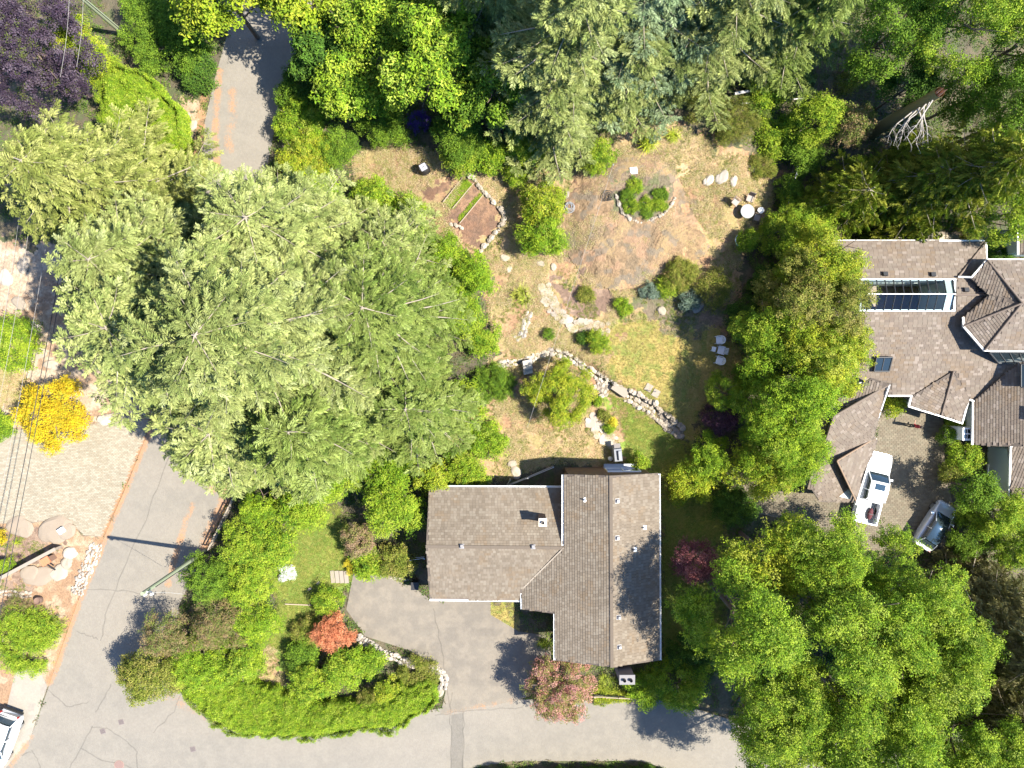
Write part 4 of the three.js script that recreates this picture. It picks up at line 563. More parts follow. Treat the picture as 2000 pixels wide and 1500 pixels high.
tree('garden_tree', 'round golden green tree right above the service wire in the garden', 1096, 768, 68, 3.8, 'limeY', { bot: 0.03, ls: 0.7, lobe: 0.6 });
tree('golden_tree', 'golden yellow tree at the left edge above the brick driveway', 104, 808, 72, 3.6, 'gold', { bot: 0.08, lobe: 0.6 });
tree('japanese_maple', 'dark red maple on the lawn right of the house', 1357, 1100, 50, 6, 'red', { ls: 0.75, bot: 0.15 }); tree('japanese_maple', 'orange red maple beside the driveway corner', 652, 1236, 40, 2.6, 'orange', { ls: 0.6, bot: 0.05 });
tree('smoke_tree', 'pink and olive tree at the corner of driveway and lane', 1090, 1342, 76, 4.6, 'pink', { ls: 0.75, lobe: 0.6 });
tree('ornamental_tree', 'small green tree above the purple-leaved shrub beside the lawn', 1412, 768, 38, 4, 'laurel', { ls: 0.7 });
shrub('plum_shrub', 'dark purple-leaved shrub below the small green tree, beside the lawn', 1408, 818, 36, 3.2, 'plum', { ls: 0.65 });

// ---------------------------------------------------------------- shrubs
const GS = 'garden shrubs';
const rows = {
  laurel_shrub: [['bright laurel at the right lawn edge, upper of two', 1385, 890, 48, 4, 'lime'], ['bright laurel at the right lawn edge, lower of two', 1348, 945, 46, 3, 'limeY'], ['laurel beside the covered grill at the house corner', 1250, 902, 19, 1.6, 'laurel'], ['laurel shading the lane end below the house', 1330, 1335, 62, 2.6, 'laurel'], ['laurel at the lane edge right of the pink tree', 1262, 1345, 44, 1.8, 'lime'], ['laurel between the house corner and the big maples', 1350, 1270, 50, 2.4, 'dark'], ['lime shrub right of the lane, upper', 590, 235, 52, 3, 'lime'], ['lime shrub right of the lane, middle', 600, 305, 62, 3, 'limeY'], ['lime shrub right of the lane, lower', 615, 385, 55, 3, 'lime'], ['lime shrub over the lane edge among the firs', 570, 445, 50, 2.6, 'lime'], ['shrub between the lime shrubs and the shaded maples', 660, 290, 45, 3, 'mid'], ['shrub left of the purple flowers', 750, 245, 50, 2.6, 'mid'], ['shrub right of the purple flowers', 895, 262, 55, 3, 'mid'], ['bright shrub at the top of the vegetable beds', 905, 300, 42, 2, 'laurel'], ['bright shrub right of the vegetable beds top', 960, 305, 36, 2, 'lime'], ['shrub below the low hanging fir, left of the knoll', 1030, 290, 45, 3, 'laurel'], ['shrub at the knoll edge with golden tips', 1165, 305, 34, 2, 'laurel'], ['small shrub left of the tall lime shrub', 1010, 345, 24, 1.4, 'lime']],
  privet_shrub: [['tall lime shrub left of the knoll, upper half', 1062, 400, 46, 3.2, 'limeY'], ['tall lime shrub left of the knoll, lower half', 1062, 462, 48, 3, 'lime'], ['feathery green shrub left of the bare garden path', 735, 385, 44, 2.4, 'laurel'], ['green shrub left of the vegetable beds', 795, 425, 48, 2.4, 'lime'], ['shrub at the foot of the firs, top right', 865, 500, 48, 3.6, 'lime'], ['bright shrub between firs and garden path, upper', 920, 540, 50, 4, 'lime'], ['bright shrub between firs and garden path, lower', 905, 610, 50, 4, 'laurel'], ['low shrub above the left end of the stone wall', 945, 662, 38, 1.8, 'laurel'], ['low shrub below the left end of the stone wall', 965, 748, 42, 1.4, 'mid'], ['low shrub on the bank below the firs', 905, 790, 48, 2.4, 'laurel'], ['shrub on the dry bank above the brown roof', 950, 862, 44, 1.6, 'lime'], ['shrub against the north eaves of the brown roof', 905, 925, 52, 2.2, 'laurel'], ['shrub at the roof corner among the firs', 848, 935, 38, 3.4, 'limeY']],
  rhododendron: [['large bush west of the brown roof', 765, 990, 62, 4.6, 'laurel'], ['bush above the large one west of the roof', 760, 925, 52, 4, 'lime'], ['bush below the firs, left of the lawn strip', 655, 935, 56, 4, 'laurel'], ['bush at the upper end of the lawn strip', 590, 990, 55, 4, 'laurel'], ['bush beside the rail fence, upper', 520, 990, 55, 3.6, 'lime'], ['bush beside the rail fence, lower', 485, 1060, 55, 3.8, 'laurel'], ['bush beside the white flowers', 540, 1060, 52, 3.6, 'laurel'], ['bush behind the utility pole', 405, 1125, 52, 4, 'mid'], ['bush between the pole and the white flowers', 485, 1140, 58, 3.8, 'laurel'], ['bush left of the small oval lawn', 500, 1215, 52, 3.4, 'lime'], ['bush in the middle of the roadside thicket', 430, 1215, 62, 4.2, 'bronze'], ['bronze tipped bush at the lane corner, upper', 330, 1235, 58, 4.4, 'bronze'], ['bronze tipped bush at the lane corner, lower', 300, 1310, 66, 4.2, 'olive'], ['bush above the clipped lime hedge, left end', 385, 1300, 60, 3.4, 'lime'], ['bush above the clipped lime hedge, beside the dry patch', 465, 1290, 52, 2.8, 'lime'], ['brown tipped bush at the driveway top', 700, 1055, 36, 2.6, 'brown'], ['olive bush against the west wall of the house', 775, 1095, 42, 1.8, 'olive'], ['bush on the west wall above the olive one', 720, 1100, 36, 1.6, 'laurel'], ['yellow leaved low bush at the driveway steps', 690, 1107, 17, 0.7, 'yellow'], ['round bush at the left driveway edge', 640, 1172, 32, 1.7, 'laurel'], ['large bush in the driveway island, right of the dry patch', 610, 1335, 48, 2.4, 'laurel'], ['bush in the middle of the driveway island', 670, 1310, 48, 2.2, 'laurel'], ['bush beside the pink flowers in the island', 715, 1290, 36, 1.8, 'lime'], ['yellow green conical bush in the island', 757, 1347, 28, 2.6, 'limeY'], ['small bush beside the conical one in the island', 718, 1368, 24, 1.4, 'olive'], ['brownish bush at the island tip', 818, 1318, 38, 1.2, 'olive'], ['bush below the orange red maple', 590, 1280, 34, 1.6, 'mid'], ['dark bush between oval lawn and orange red maple', 600, 1230, 28, 1.2, 'olive']],
  bank_shrub: [['yellowish shrub on the weedy bank, upper left', 1365, 190, 46, 1.8, 'olive'], ['green shrub on the weedy bank beside the fallen rails', 1440, 240, 48, 1.4, 'olive'], ['green shrub on the weedy bank, right', 1520, 262, 48, 1.6, 'laurel'], ['shrub above the fallen rails', 1500, 175, 45, 2, 'laurel'], ['shrub at the top of the wire fence', 1570, 300, 42, 2.4, 'mid'], ['shrub on the wire fence, middle', 1545, 370, 30, 1.8, 'mid'], ['low olive shrub beside the pale boulders', 1490, 325, 30, 0.8, 'olive'], ['shrub spilling over the white hose', 1462, 470, 26, 1.6, 'lime'], ['dark shrub under the topmost boundary tree', 1490, 545, 36, 1.8, 'dark'], ['dark shrub behind the white plastic chairs', 1460, 620, 36, 2.2, 'dark'], ['dark shrub below the white plastic chairs', 1452, 745, 34, 1.8, 'mid']],
  rockery_shrub: [['olive shrub on the south edge of the knoll', 1330, 535, 36, 1.4, 'olive'], ['green shrub left of the blue green rockery one', 1305, 560, 26, 0.9, 'laurel'], ['blue green low shrub in the rockery', 1272, 572, 20, 0.8, 'blue'], ['grey blue shrub among the rockery stones', 1348, 585, 24, 0.9, 'blue'], ['bronze shrub in the shade above the plastic chairs', 1395, 560, 40, 1.6, 'olive'], ['small shrub left in the rockery', 1218, 598, 18, 0.6, 'lime'], ['bright shrub at the corner of the upper lawn', 1168, 668, 27, 1.3, 'laurel'], ['dark small shrub left of the bright corner one', 1140, 662, 14, 0.7, 'dark'], ['little dark green shrub on the bare garden path', 1071, 652, 11, 0.6, 'mid'], ['weedy plant in the mulched triangle', 1145, 575, 20, 0.5, 'olive'], ['yellow flowering plant beside the paving', 1197, 826, 11, 0.5, 'yellow'], ['lime plant below the yellow flowers', 1190, 836, 12, 0.4, 'lime'], ['small plant at the lower lawn bed', 1168, 783, 11, 0.5, 'lime'], ['low plant along the lower lawn bed', 1183, 812, 14, 0.4, 'olive']],
  neighbour_shrub: [['round lime shrub tucked under the porch gutter', 1748, 790, 23, 1.6, 'limeY'], ['narrow shrub along the right edge of the court, upper', 1852, 850, 20, 1.6, 'mid'], ['narrow shrub along the right edge of the court, lower', 1856, 925, 22, 1.6, 'olive'], ['green shrub below the white bay window', 1885, 895, 34, 2, 'laurel'], ['shrub under the porch corner', 1868, 825, 20, 1, 'laurel'], ['shrub right of the silver car', 1905, 955, 46, 5.6, 'mid'], ['tree-like shrub below the outbuilding', 1945, 1000, 62, 5, 'laurel'], ['shrub at the right edge below the outbuilding', 1985, 1060, 55, 5, 'maple'], ['shrub between the silver car and the olive cedar', 1905, 1050, 48, 3.4, 'mid'], ['dry shrub on the narrow terrace', 1900, 448, 30, 1.4, 'olive'], ['shrub between house and shed', 1955, 500, 26, 1.2, 'dark'], ['shaded shrub at the court exit', 1440, 985, 45, 2.4, 'dark']],
  edge_shrub: [['green clipped shrub at the left edge by the pale scree', 12, 660, 62, 2.4, 'lime'], ['green shrub at the left edge under the golden tree', 2, 832, 26, 1.6, 'lime'], ['shaggy green mound at the left edge beside the lane', 45, 1240, 74, 1.1, 'laurel'], ['dark tipped part of the shaggy mound at the left edge', 25, 1192, 32, 1, 'bronze'], ['yellow shrub at the left edge in the mulch bed', 2, 1050, 15, 1.2, 'gold'], ['green shrub at the left edge in the mulch bed', 8, 1105, 17, 1, 'lime'], ['yellow green tree-like shrub left of the ivy', 150, 70, 52, 4, 'limeY'], ['yellow green shrub beside the lime hedge', 188, 125, 40, 3, 'chestnut'], ['ivy covered bank right of the upper left pole', 320, 60, 85, 3, 'mid'], ['dark shrub above the roadside boulders', 385, 140, 42, 1.8, 'dark'], ['shrub at the lane edge under the chestnut', 372, 95, 34, 1.6, 'mid'], ['shrub in shade right of the lane, topmost', 575, 185, 40, 2.4, 'mid'], ['shrub at the foot of the shaded maple by the lane', 615, 160, 52, 3, 'dark']],
};
for (const [name, list] of Object.entries(rows)) for (const [label, px, py, r, h, pal] of list) shrub(name, label, px, py, r, h, pal, { group: name.replace(/_/g, ' ') + 's', geo: pal === 'bronze' || pal === 'olive' ? FINE.concat(CLUMP) : CLUMP, ls: h < 1.6 ? 0.6 : undefined });
shrub('flowering_shrub', 'low shrub covered in white flowers on the lawn strip', 560, 1118, 20, 0.6, 'white', { ls: 0.5 }); shrub('flowering_shrub', 'deep violet flowering shrub in the shade', 820, 238, 22, 1.2, 'violet', { ls: 0.5 }); shrub('flowering_shrub', 'tiny pink flowering plant on the island wall', 737, 1280, 8, 0.6, 'magenta', { ls: 0.4 });
for (let k = 0; k < 7; k++) { const a = k / 7 * 6.28; shrub('potato_plant', k ? ['', 'leafy plant at the right of the round bed', 'leafy plant at the lower right of the round bed', 'leafy plant at the bottom of the round bed', 'leafy plant at the left of the round bed', 'leafy plant at the upper left of the round bed', 'leafy plant at the top of the round bed'][k] : 'leafy plant in the middle of the round stone bed', 1258 + (k ? 34 * Math.cos(a - 1.2) : 5), 386 + (k ? 26 * Math.sin(a - 1.2) : 12), 16, 0.45, k % 2 ? 'mid' : 'laurel', { ls: 0.5, group: 'plants in the round bed' }); }

// ---------------------------------------------------------------- clipped hedges
hedge('clipped_hedge', 'long clipped lime hedge curving along the lane below the island', [[352, 1338], [385, 1385], [440, 1428], [500, 1446], [600, 1446], [700, 1430], [768, 1430], [820, 1398], [852, 1372], [850, 1342], [790, 1352], [720, 1378], [650, 1388], [580, 1378], [520, 1355], [470, 1328], [410, 1310], [362, 1315]].map(([x, y]) => [1000 + (x - 1000) * 0.985, 690 + (y - 690) * 0.97]), 1.7, 'lime', { ls: 0.68 });
hedge('clipped_hedge', 'flat topped lime hedge at the upper left beside the lane', [[182, 150], [210, 118], [270, 135], [330, 205], [348, 275], [300, 290], [250, 300], [190, 280]].map(([x, y]) => [975 + (x - 975) * 0.95, 690 + (y - 690) * 0.95]), 2.4, 'lime');
hedge('clipped_hedge', 'low dark hedge along the lower lane edge, bottom middle', [[930, 1512], [1100, 1500], [1260, 1500], [1400, 1540], [1400, 1585], [1260, 1550], [930, 1560]], 2.6, 'dark');
hedge('clipped_hedge', 'lime ground hedge at the lane edge under the small fence', [[1158, 1352], [1230, 1354], [1230, 1366], [1158, 1366]], 0.5, 'limeY');

// ---------------------------------------------------------------- grasses and small plants
grassPlant('fountain_grass', 'larger yellow ornamental grass on the straw slope', 1268, 280, 22, 'limeY', 1.1, 9); grassPlant('fountain_grass', 'smaller yellow ornamental grass on the straw slope', 1310, 272, 17, 'limeY', 0.9, 7);
grassPlant('yucca_plant', 'spiky yellow green plant beside the garden path', 1018, 580, 26, 'cedar', 1.1, 6); grassPlant('yucca_plant', 'spiky pale plant in the mulch bed at the lower left', 37, 1057, 9, 'limeY', 0.55, 2); grassPlant('yucca_plant', 'spiky purple plant in the mulch bed at the lower left', 40, 1090, 10, 'plum', 0.6, 2); grassPlant('ornamental_grass', 'shaggy grass clump below the house gable', 1185, 1338, 36, 'cedar', 0.8, 16); grassPlant('ornamental_grass', 'shaggy grass clump in the notch of the house', 1060, 1255, 24, 'cedar', 0.8, 10);
grassPlant('ornamental_grass', 'tawny grass below the right gable corner', 1262, 1318, 18, 'olive', 0.7, 6);

// ---------------------------------------------------------------- turf, dry grass and ground cover nobody could count
function scatter(name, label, count, geo, material, zones, pal, scale, box = [-46, 46, -33, 37], keep) {
  const list = []; let tries = 0; while (list.length < count && tries++ < count * 30) { const x = R(box[0], box[1]), z = R(box[2], box[3]); if (!zones.includes(zoneAt(x, z))) continue; if (keep && !keep(x, z)) continue; list.push({ p: V3(x, terrain(x, z), z), q: upQ(V3(R(-0.15, 0.15), 1, R(-0.15, 0.15)).normalize()), s: scale * R(0.7, 1.3) }); }
  const o = new THREE.Group(); const m = instances(numbered(name), geo, material, list, pal, o); o.remove(m); scene.add(m); m.userData = { kind: 'stuff', label, category: name.replace(/_/g, ' ') };
}
scatter('lawn_grass', 'short green turf of the lower lawns', 42000, TUFT[0], M.blade, ['lawn'], [[0.2, 0.26, 0.04], [0.15, 0.21, 0.03], [0.27, 0.28, 0.06], [0.34, 0.3, 0.09]], 1);
scatter('dry_turf', 'sunburnt yellow turf of the upper lawn', 22000, TUFT[1], M.blade, ['mixlawn'], [[0.44, 0.34, 0.13], [0.35, 0.3, 0.09], [0.24, 0.26, 0.05], [0.5, 0.38, 0.18]], 0.9);
scatter('dry_grass', 'tawny dry grass and weeds of the garden slope', 30000, LONG, M.blade, ['dry', 'straw', 'rock'], [[0.56, 0.43, 0.25], [0.5, 0.36, 0.2], [0.4, 0.37, 0.14], [0.62, 0.49, 0.3], [0.3, 0.33, 0.08]], 0.6, undefined, (x, z) => fbm(x * 0.7 + 4, z * 0.7) > (zoneAt(x, z) === 'rock' ? 0.56 : 0.4));
scatter('ground_cover', 'ivy, ferns and seedlings of the woodland floor', 36000, CLUMP[1], M.leaf, ['under'], [[0.09, 0.16, 0.025], [0.13, 0.2, 0.03], [0.07, 0.12, 0.02], [0.18, 0.24, 0.04], [0.17, 0.14, 0.07]], 0.9, undefined, (x, z) => fbm(x * 0.5, z * 0.5) > 0.36);
scatter('weeds', 'low weeds and seedlings in the dry garden beds', 8000, CLUMP[2], M.leaf, ['dry', 'bed', 'mulch', 'straw'], [[0.2, 0.27, 0.04], [0.3, 0.31, 0.08], [0.36, 0.3, 0.12], [0.12, 0.19, 0.03]], 0.38, undefined, (x, z) => fbm(x * 1.1, z * 1.1 + 6) > 0.52);
scatter('needle_litter', 'fallen brown conifer needles and twigs along the lane edges', 9000, TUFT[0], mat([1, 1, 1], 0.9), ['road'], [[0.42, 0.2, 0.09], [0.34, 0.17, 0.09], [0.5, 0.27, 0.14]], 0.35, undefined, (x, z) => { const i = Math.floor(toI(x)), j = Math.floor(toJ(z)); return litter[j * MW + i] > 0.25; });
// ---------------------------------------------------------------- stones
const STONES = [31, 32, 33, 34, 35].map((s) => { const r = rngOf(s), g = mergeVertices((() => { const d = new THREE.DodecahedronGeometry(1, 0); d.deleteAttribute('uv'); d.deleteAttribute('normal'); return d; })()); const p = g.attributes.position; for (let i = 0; i < p.count; i++) { const k = 0.8 + 0.35 * r(); p.setXYZ(i, p.getX(i) * k, p.getY(i) * (0.75 + 0.3 * r()), p.getZ(i) * k); } const f = g.toNonIndexed(); f.computeVertexNormals(); f.setAttribute('uv', new THREE.BufferAttribute(new Float32Array(f.attributes.position.count * 2), 2)); return f; });
const SLABS = [41, 42, 43, 44].map((s) => { const r = rngOf(s), n = 6 + Math.floor(r() * 2), sh = new THREE.Shape(Array.from({ length: n }, (_, k) => new THREE.Vector2(Math.cos(k / n * 6.283) * (0.8 + 0.25 * r()), Math.sin(k / n * 6.283) * (0.8 + 0.25 * r())))); const g = new THREE.ExtrudeGeometry(sh, { depth: 0.06, bevelEnabled: true, bevelSize: 0.05, bevelThickness: 0.03, bevelSegments: 1 }); g.rotateX(-Math.PI / 2); return g; });
const ROCKS = [51, 52, 53, 54].map((s) => { const g = mergeVertices((() => { const d = new THREE.IcosahedronGeometry(1, 3); d.deleteAttribute('uv'); d.deleteAttribute('normal'); return d; })()), p = g.attributes.position; for (let i = 0; i < p.count; i++) { const x = p.getX(i), y = p.getY(i), z = p.getZ(i), k = 0.72 + 0.5 * fbm(x * 1.3 + s, z * 1.3 + y * 0.9 + s, 3) + 0.16 * Math.abs(noise(x * 3 + s * 2, z * 3 - y * 2) - 0.5); p.setXYZ(i, x * k, Math.min(y * k, 0.62 + 0.25 * noise(x * 2 + s, z * 2)), z * k); } const f = g.toNonIndexed(); f.computeVertexNormals(); f.setAttribute('uv', new THREE.BufferAttribute(new Float32Array(f.attributes.position.count * 2), 2)); return f; });
const pick = (a) => a[Math.floor(rnd() * a.length)];
function stone(parent, p, sx, sy, sz, m, geos = STONES, turn) { const o = part('stone', pick(geos), m ?? pick(M.stone), parent); o.position.copy(p); o.scale.set(sx, sy, sz); o.rotation.set(R(-0.12, 0.12), turn ?? R(0, 6.28), R(-0.12, 0.12)); return o; }
function stoneRow(name, label, px, size, o = {}) {      // dry stones laid along a line, in courses
  const pts = px.map(([x, y]) => ground(x, y)), c = pts[Math.floor(pts.length / 2)].clone(), t = thing(name, label, o.cat ?? 'wall', c), across = o.across ?? 1;
  for (let i = 0; i + 1 < pts.length; i++) { const a = pts[i], b = pts[i + 1], d = b.clone().sub(a).setY(0), L = d.length(); d.normalize(); const s = V3(-d.z, 0, d.x); for (let u = 0; u < L; u += size * R(1.15, 1.7)) for (let k = 0; k < across; k++) for (let y = 0; y < (o.courses ?? 1); y++) { const off = (k - (across - 1) / 2) * size * 1.7 + R(-0.4, 0.4) * size * (across > 3 ? 2.6 : 1), p = a.clone().addScaledVector(d, u + R(0, 0.5) * size + y * size * 0.6).addScaledVector(s, off), q = size * R(0.5, 1.35), gy = o.flat ? terrain(p.x, p.z) : (o.top ?? 0) + terrain(p.x, p.z) - y * size * 0.8; stone(t, V3(p.x - c.x, gy - c.y + (o.flat ? -0.02 : q * 0.2), p.z - c.z), q * 1.1, o.flat ? 0.9 : q * 0.75, q * 0.9, o.flat ? pick(M.slab) : o.mat ? pick(o.mat) : undefined, o.flat ? SLABS : STONES, o.flat ? undefined : Math.atan2(-d.z, d.x) + R(-0.5, 0.5)); } }
  return t;
}
const paleStone = [[0.33, 0.28, 0.22], [0.29, 0.245, 0.19], [0.38, 0.33, 0.27], [0.25, 0.21, 0.165]].map((c) => mat(c, 0.95, 0, { flatShading: true }));
stoneRow('dry_stone_wall', 'rubble retaining wall curving above the round golden green tree', [[975, 712], [1005, 708], [1030, 702], [1055, 692], [1078, 686], [1105, 692], [1135, 712], [1165, 732], [1198, 752]], 0.2, { courses: 3, across: 2, top: 0.05 });
stoneRow('dry_stone_wall', 'broad pale topped wall between the two lawns', [[1222, 772], [1245, 782], [1270, 795], [1290, 812], [1310, 832], [1326, 842]], 0.24, { courses: 2, across: 3, top: 0.06, mat: paleStone });
stoneRow('dry_stone_wall', 'stone wall bounding the vegetable beds on the right', [[912, 337], [930, 355], [950, 378], [966, 398], [982, 414], [984, 430], [968, 455], [952, 475], [938, 492]], 0.2, { courses: 1, top: 0.05, mat: paleStone });
stoneRow('dry_stone_wall', 'short row of stones closing the lower end of the vegetable beds', [[880, 438], [892, 441], [905, 446]], 0.17, { mat: paleStone }); stoneRow('dry_stone_wall', 'few stones left of the lower vegetable bed corner', [[884, 464], [890, 478]], 0.16, { mat: paleStone });
stoneRow('dry_stone_wall', 'ring of stones round the leafy bed on the knoll', [[1203, 380], [1208, 398], [1215, 416], [1230, 428], [1250, 434], [1272, 430], [1292, 420], [1308, 405], [1318, 388]], 0.15, { mat: paleStone, top: 0.1 });
stoneRow('dry_stone_wall', 'stone wall along the driveway side of the island', [[700, 1244], [722, 1258], [742, 1272], [764, 1280], [788, 1290], [812, 1298], [838, 1304], [860, 1312], [868, 1326], [864, 1344]], 0.2, { across: 2, courses: 2, top: 0.12 });
stoneRow('flagstone_path', 'curved flagstone path round the mulched triangle', [[1064, 558], [1068, 575], [1072, 592], [1084, 608], [1100, 624], [1122, 634], [1150, 636], [1186, 640]], 0.3, { flat: true, across: 2, cat: 'path' });
stoneRow('flagstone_path', 'crazy paving beside the lower lawn bed', [[1150, 815], [1165, 835], [1180, 850], [1196, 862], [1206, 868]], 0.36, { flat: true, across: 2, cat: 'path' }); stoneRow('flagstone_path', 'white gravel and stones at the bend of the retaining wall', [[1166, 745], [1178, 752], [1170, 765], [1182, 760]], 0.22, { across: 3, cat: 'path', mat: paleStone });
stoneRow('stone_edging', 'row of stones along the left side of the bare garden path', [[1034, 610], [1026, 635], [1020, 655], [1006, 662]], 0.17, { across: 2, cat: 'edging' });
stoneRow('stone_edging', 'pebble strip along the lane at the lower left', [[190, 1062], [182, 1085], [170, 1110], [160, 1135], [150, 1160]], 0.12, { across: 5, cat: 'edging' }); stoneRow('stone_edging', 'line of stones below the pale rock at the lower left', [[0, 1160], [22, 1158], [45, 1162], [60, 1160]], 0.16, { cat: 'edging', mat: paleStone, across: 2 }); stoneRow('stone_edging', 'stones along the top of the driveway', [[706, 1119], [726, 1120], [745, 1126], [775, 1130], [800, 1132]], 0.13, { cat: 'edging', mat: paleStone });
stoneRow('stone_edging', 'rubble edge above the brick driveway, beside the golden tree', [[195, 820], [215, 812], [240, 805], [268, 800], [292, 812]], 0.22, { cat: 'edging', mat: paleStone });
M.bedrock = mat([0.25, 0.2, 0.15], 0.95, 0, { flatShading: true });
const boulder = (label, px, py, r, k = 0.42, pale = true) => { const p = ground(px, py), q = r * mpp(0), t = thing('boulder', label, 'rock', p, R(0, 6.28), 'boulders of the gardens'); const m = r > 20 ? M.bedrock : pale ? pick(paleStone) : pick(M.stone); const o = part('rock', pick(ROCKS), m, t); o.scale.set(q, q * k, q * R(0.6, 0.85)); o.position.y = q * k * 0.1; const o2 = part('rock', pick(ROCKS), m, t); o2.scale.set(q * 0.6, q * k * 0.7, q * 0.5); o2.position.set(q * 0.5, q * 0.08, q * 0.35); };
for (const b of [['white boulder below the vegetable beds', 987, 504, 9], ['pale stone under the white boulder', 994, 526, 7], ['pale stone at the foot of the tall lime shrub, left', 1055, 514, 8], ['pale stone at the foot of the tall lime shrub, right', 1081, 521, 7], ['large pale boulder on the terrace above the patio chairs', 1412, 346, 15, 0.4, false], ['dark jointed boulder left of the large pale one', 1385, 352, 12, 0.5, false], ['grey rock below the large pale boulder', 1432, 355, 10, 0.5, false], ['long rock by the wire fence shrubs', 1470, 326, 13, 0.4, false], ['pale boulder at the left end of the knoll', 1108, 380, 7], ['boulder cluster beside the lane at the top left', 362, 232, 13], ['jagged boulder just above the lane cluster', 376, 245, 10], ['large bedrock block above the mulch bed at the lower left', 110, 1034, 34, 0.2, false], ['bedrock shelf at the left edge above the mulch bed', 38, 1026, 26, 0.2, false], ['pale rock right of the orange capped pillar', 136, 1080, 14, 0.4], ['white rock below the orange capped pillar', 130, 1100, 13, 0.4], ['lichen covered slab at the lower left', 78, 1126, 30, 0.13, false], ['tan slab beside the lichen covered one', 118, 1118, 18, 0.25], ['white boulder beside the golden tree', 205, 820, 13], ['big pale boulder under the hanging fir branch', 245, 770, 20, 0.4], ['pale boulder above the big one under the fir', 232, 745, 12, 0.4], ['pale rock on the scree, uppermost', 45, 520, 16, 0.35], ['pale rock on the scree, second from the top', 38, 590, 15, 0.35], ['pale rock on the scree, beside the overhead cable', 66, 640, 15, 0.3], ['pale rock on the scree, lower', 72, 690, 16, 0.3], ['pale rock on the scree, lowest', 100, 712, 14, 0.3], ['pale rock on the scree, at the left edge', 12, 545, 16, 0.35], ['stone at the end of the broad pale wall', 1330, 852, 9, 0.6, false], ['pale rockery stone, upper', 1345, 572, 10], ['pale rockery stone, lower', 1292, 606, 9], ['rockery stone in the shade', 1362, 600, 12, 0.5, false], ['round boulder by the handrail', 1008, 922, 13, 0.5], ['split boulder above the round one', 1000, 905, 9, 0.5], ['white stone on the lawn strip', 604, 1150, 4.5, 0.8], ['flat white stone above it on the lawn strip', 622, 1138, 4, 0.5], ['pale stone at the island hedge tip', 858, 1352, 10, 0.5], ['boulder on the narrow terrace of the big house', 1755, 461, 11, 0.6, false]]) boulder(...b);

// ---------------------------------------------------------------- steps, slabs, timber
function boxes(name, label, cat, list, m, partName) { const c = list[0][0].clone(), t = thing(name, label, cat, c); for (const [p, w, h, d, ry] of list) part(partName, bx(w, h, d, p.x - c.x, p.y - c.y + h / 2, p.z - c.z, ry), Array.isArray(m) ? pick(m) : m, t); return t; }
const gat = (x, y, dy = 0) => ground(x, y).add(V3(0, dy, 0));
boxes('garden_steps', 'pale concrete steps through the retaining wall', 'steps', [0, 1, 2].map((k) => [gat(1031, 726, 0).setY(0.02 + k * 0.24), 0.75, 0.24, 0.36, 0.2]).map((e, k) => [e[0].add(V3(-0.03 * k, 0, -0.38 * k)), ...e.slice(1)]), M.concrete, 'step');
boxes('timber_step', 'grey timber landing set in the wall between the lawns', 'step', [[gat(1210, 760), 1.35, 0.5, 0.75, -0.6]], M.greyWood, 'tread');
boxes('driveway_steps', 'weathered plank steps at the top of the driveway', 'steps', [0, 1, 2, 3].map((k) => [gat(650 + k * 9, 1126, 0.02), 0.32, 0.06 + 0.03 * k, 1.0, 0.1]), M.greyWood, 'tread');
boxes('paving_slab', 'two square paving slabs on the upper lawn', 'slab', [[gat(1267, 757, 0.0), 0.55, 0.05, 0.6, -0.5], [gat(1281, 768, 0.0), 0.55, 0.05, 0.6, -0.5]], M.slab, 'slab');
{ const p = gat(1275, 764), t = thing('sprinkler_stake', 'thin sprinkler stake standing between the two paving slabs', 'sprinkler', p); part('stake', rod(V3(0, 0, 0), V3(0, 0.75, 0), 0.02), M.darkMetal, t); part('head', bx(0.2, 0.06, 0.08, 0, 0.76, 0), M.darkMetal, t); }
boxes('white_slab', 'white square slab on the straw slope above the round bed', 'slab', [[gat(1237, 334, 0.02), 0.55, 0.12, 0.5, 0.1]], M.white, 'slab');
for (const [label, a, b] of [['timber edging at the left of the green vegetable row', [906, 344], [866, 395]], ['timber edging at the right of the green vegetable row', [925, 358], [884, 408]], ['timber edging at the right of the dark soil row', [946, 378], [898, 437]]]) { const p = gat(...a), q = gat(...b), m = p.clone().lerp(q, 0.5), t = thing('timber_edging', label, 'edging', m, 0, 'timber edging of the vegetable beds'); part('board', bx(p.distanceTo(q), 0.14, 0.05, 0, 0.05, 0, -Math.atan2(q.z - p.z, q.x - p.x)), M.wood, t); }
for (const [label, a, b, w] of [['wide row of green seedlings in the vegetable bed', [914, 354], [876, 402], 0.42], ['narrow row of green seedlings in the vegetable bed', [940, 378], [896, 430], 0.13]]) { const p = gat(...a), q = gat(...b), t = thing('vegetable_row', label, 'vegetables', p, 0, 'vegetable rows'), list = [], d = q.clone().sub(p), s = V3(-d.z, 0, d.x).normalize(); for (let k = 0; k < 900 * w; k++) list.push({ p: d.clone().multiplyScalar(rnd()).addScaledVector(s, R(-w, w)).add(V3(0, 0.03, 0)), q: upQ(V3(0, 1, 0)), s: R(0.3, 0.5) }); instances('seedlings', CLUMP[0], M.leaf, list, P.lime, t); }
boxes('lawn_edging', 'pale timber edging at the top of the small oval lawn', 'edging', [[gat(583, 1180), 2.1, 0.12, 0.08, -0.05]], M.wood, 'board');

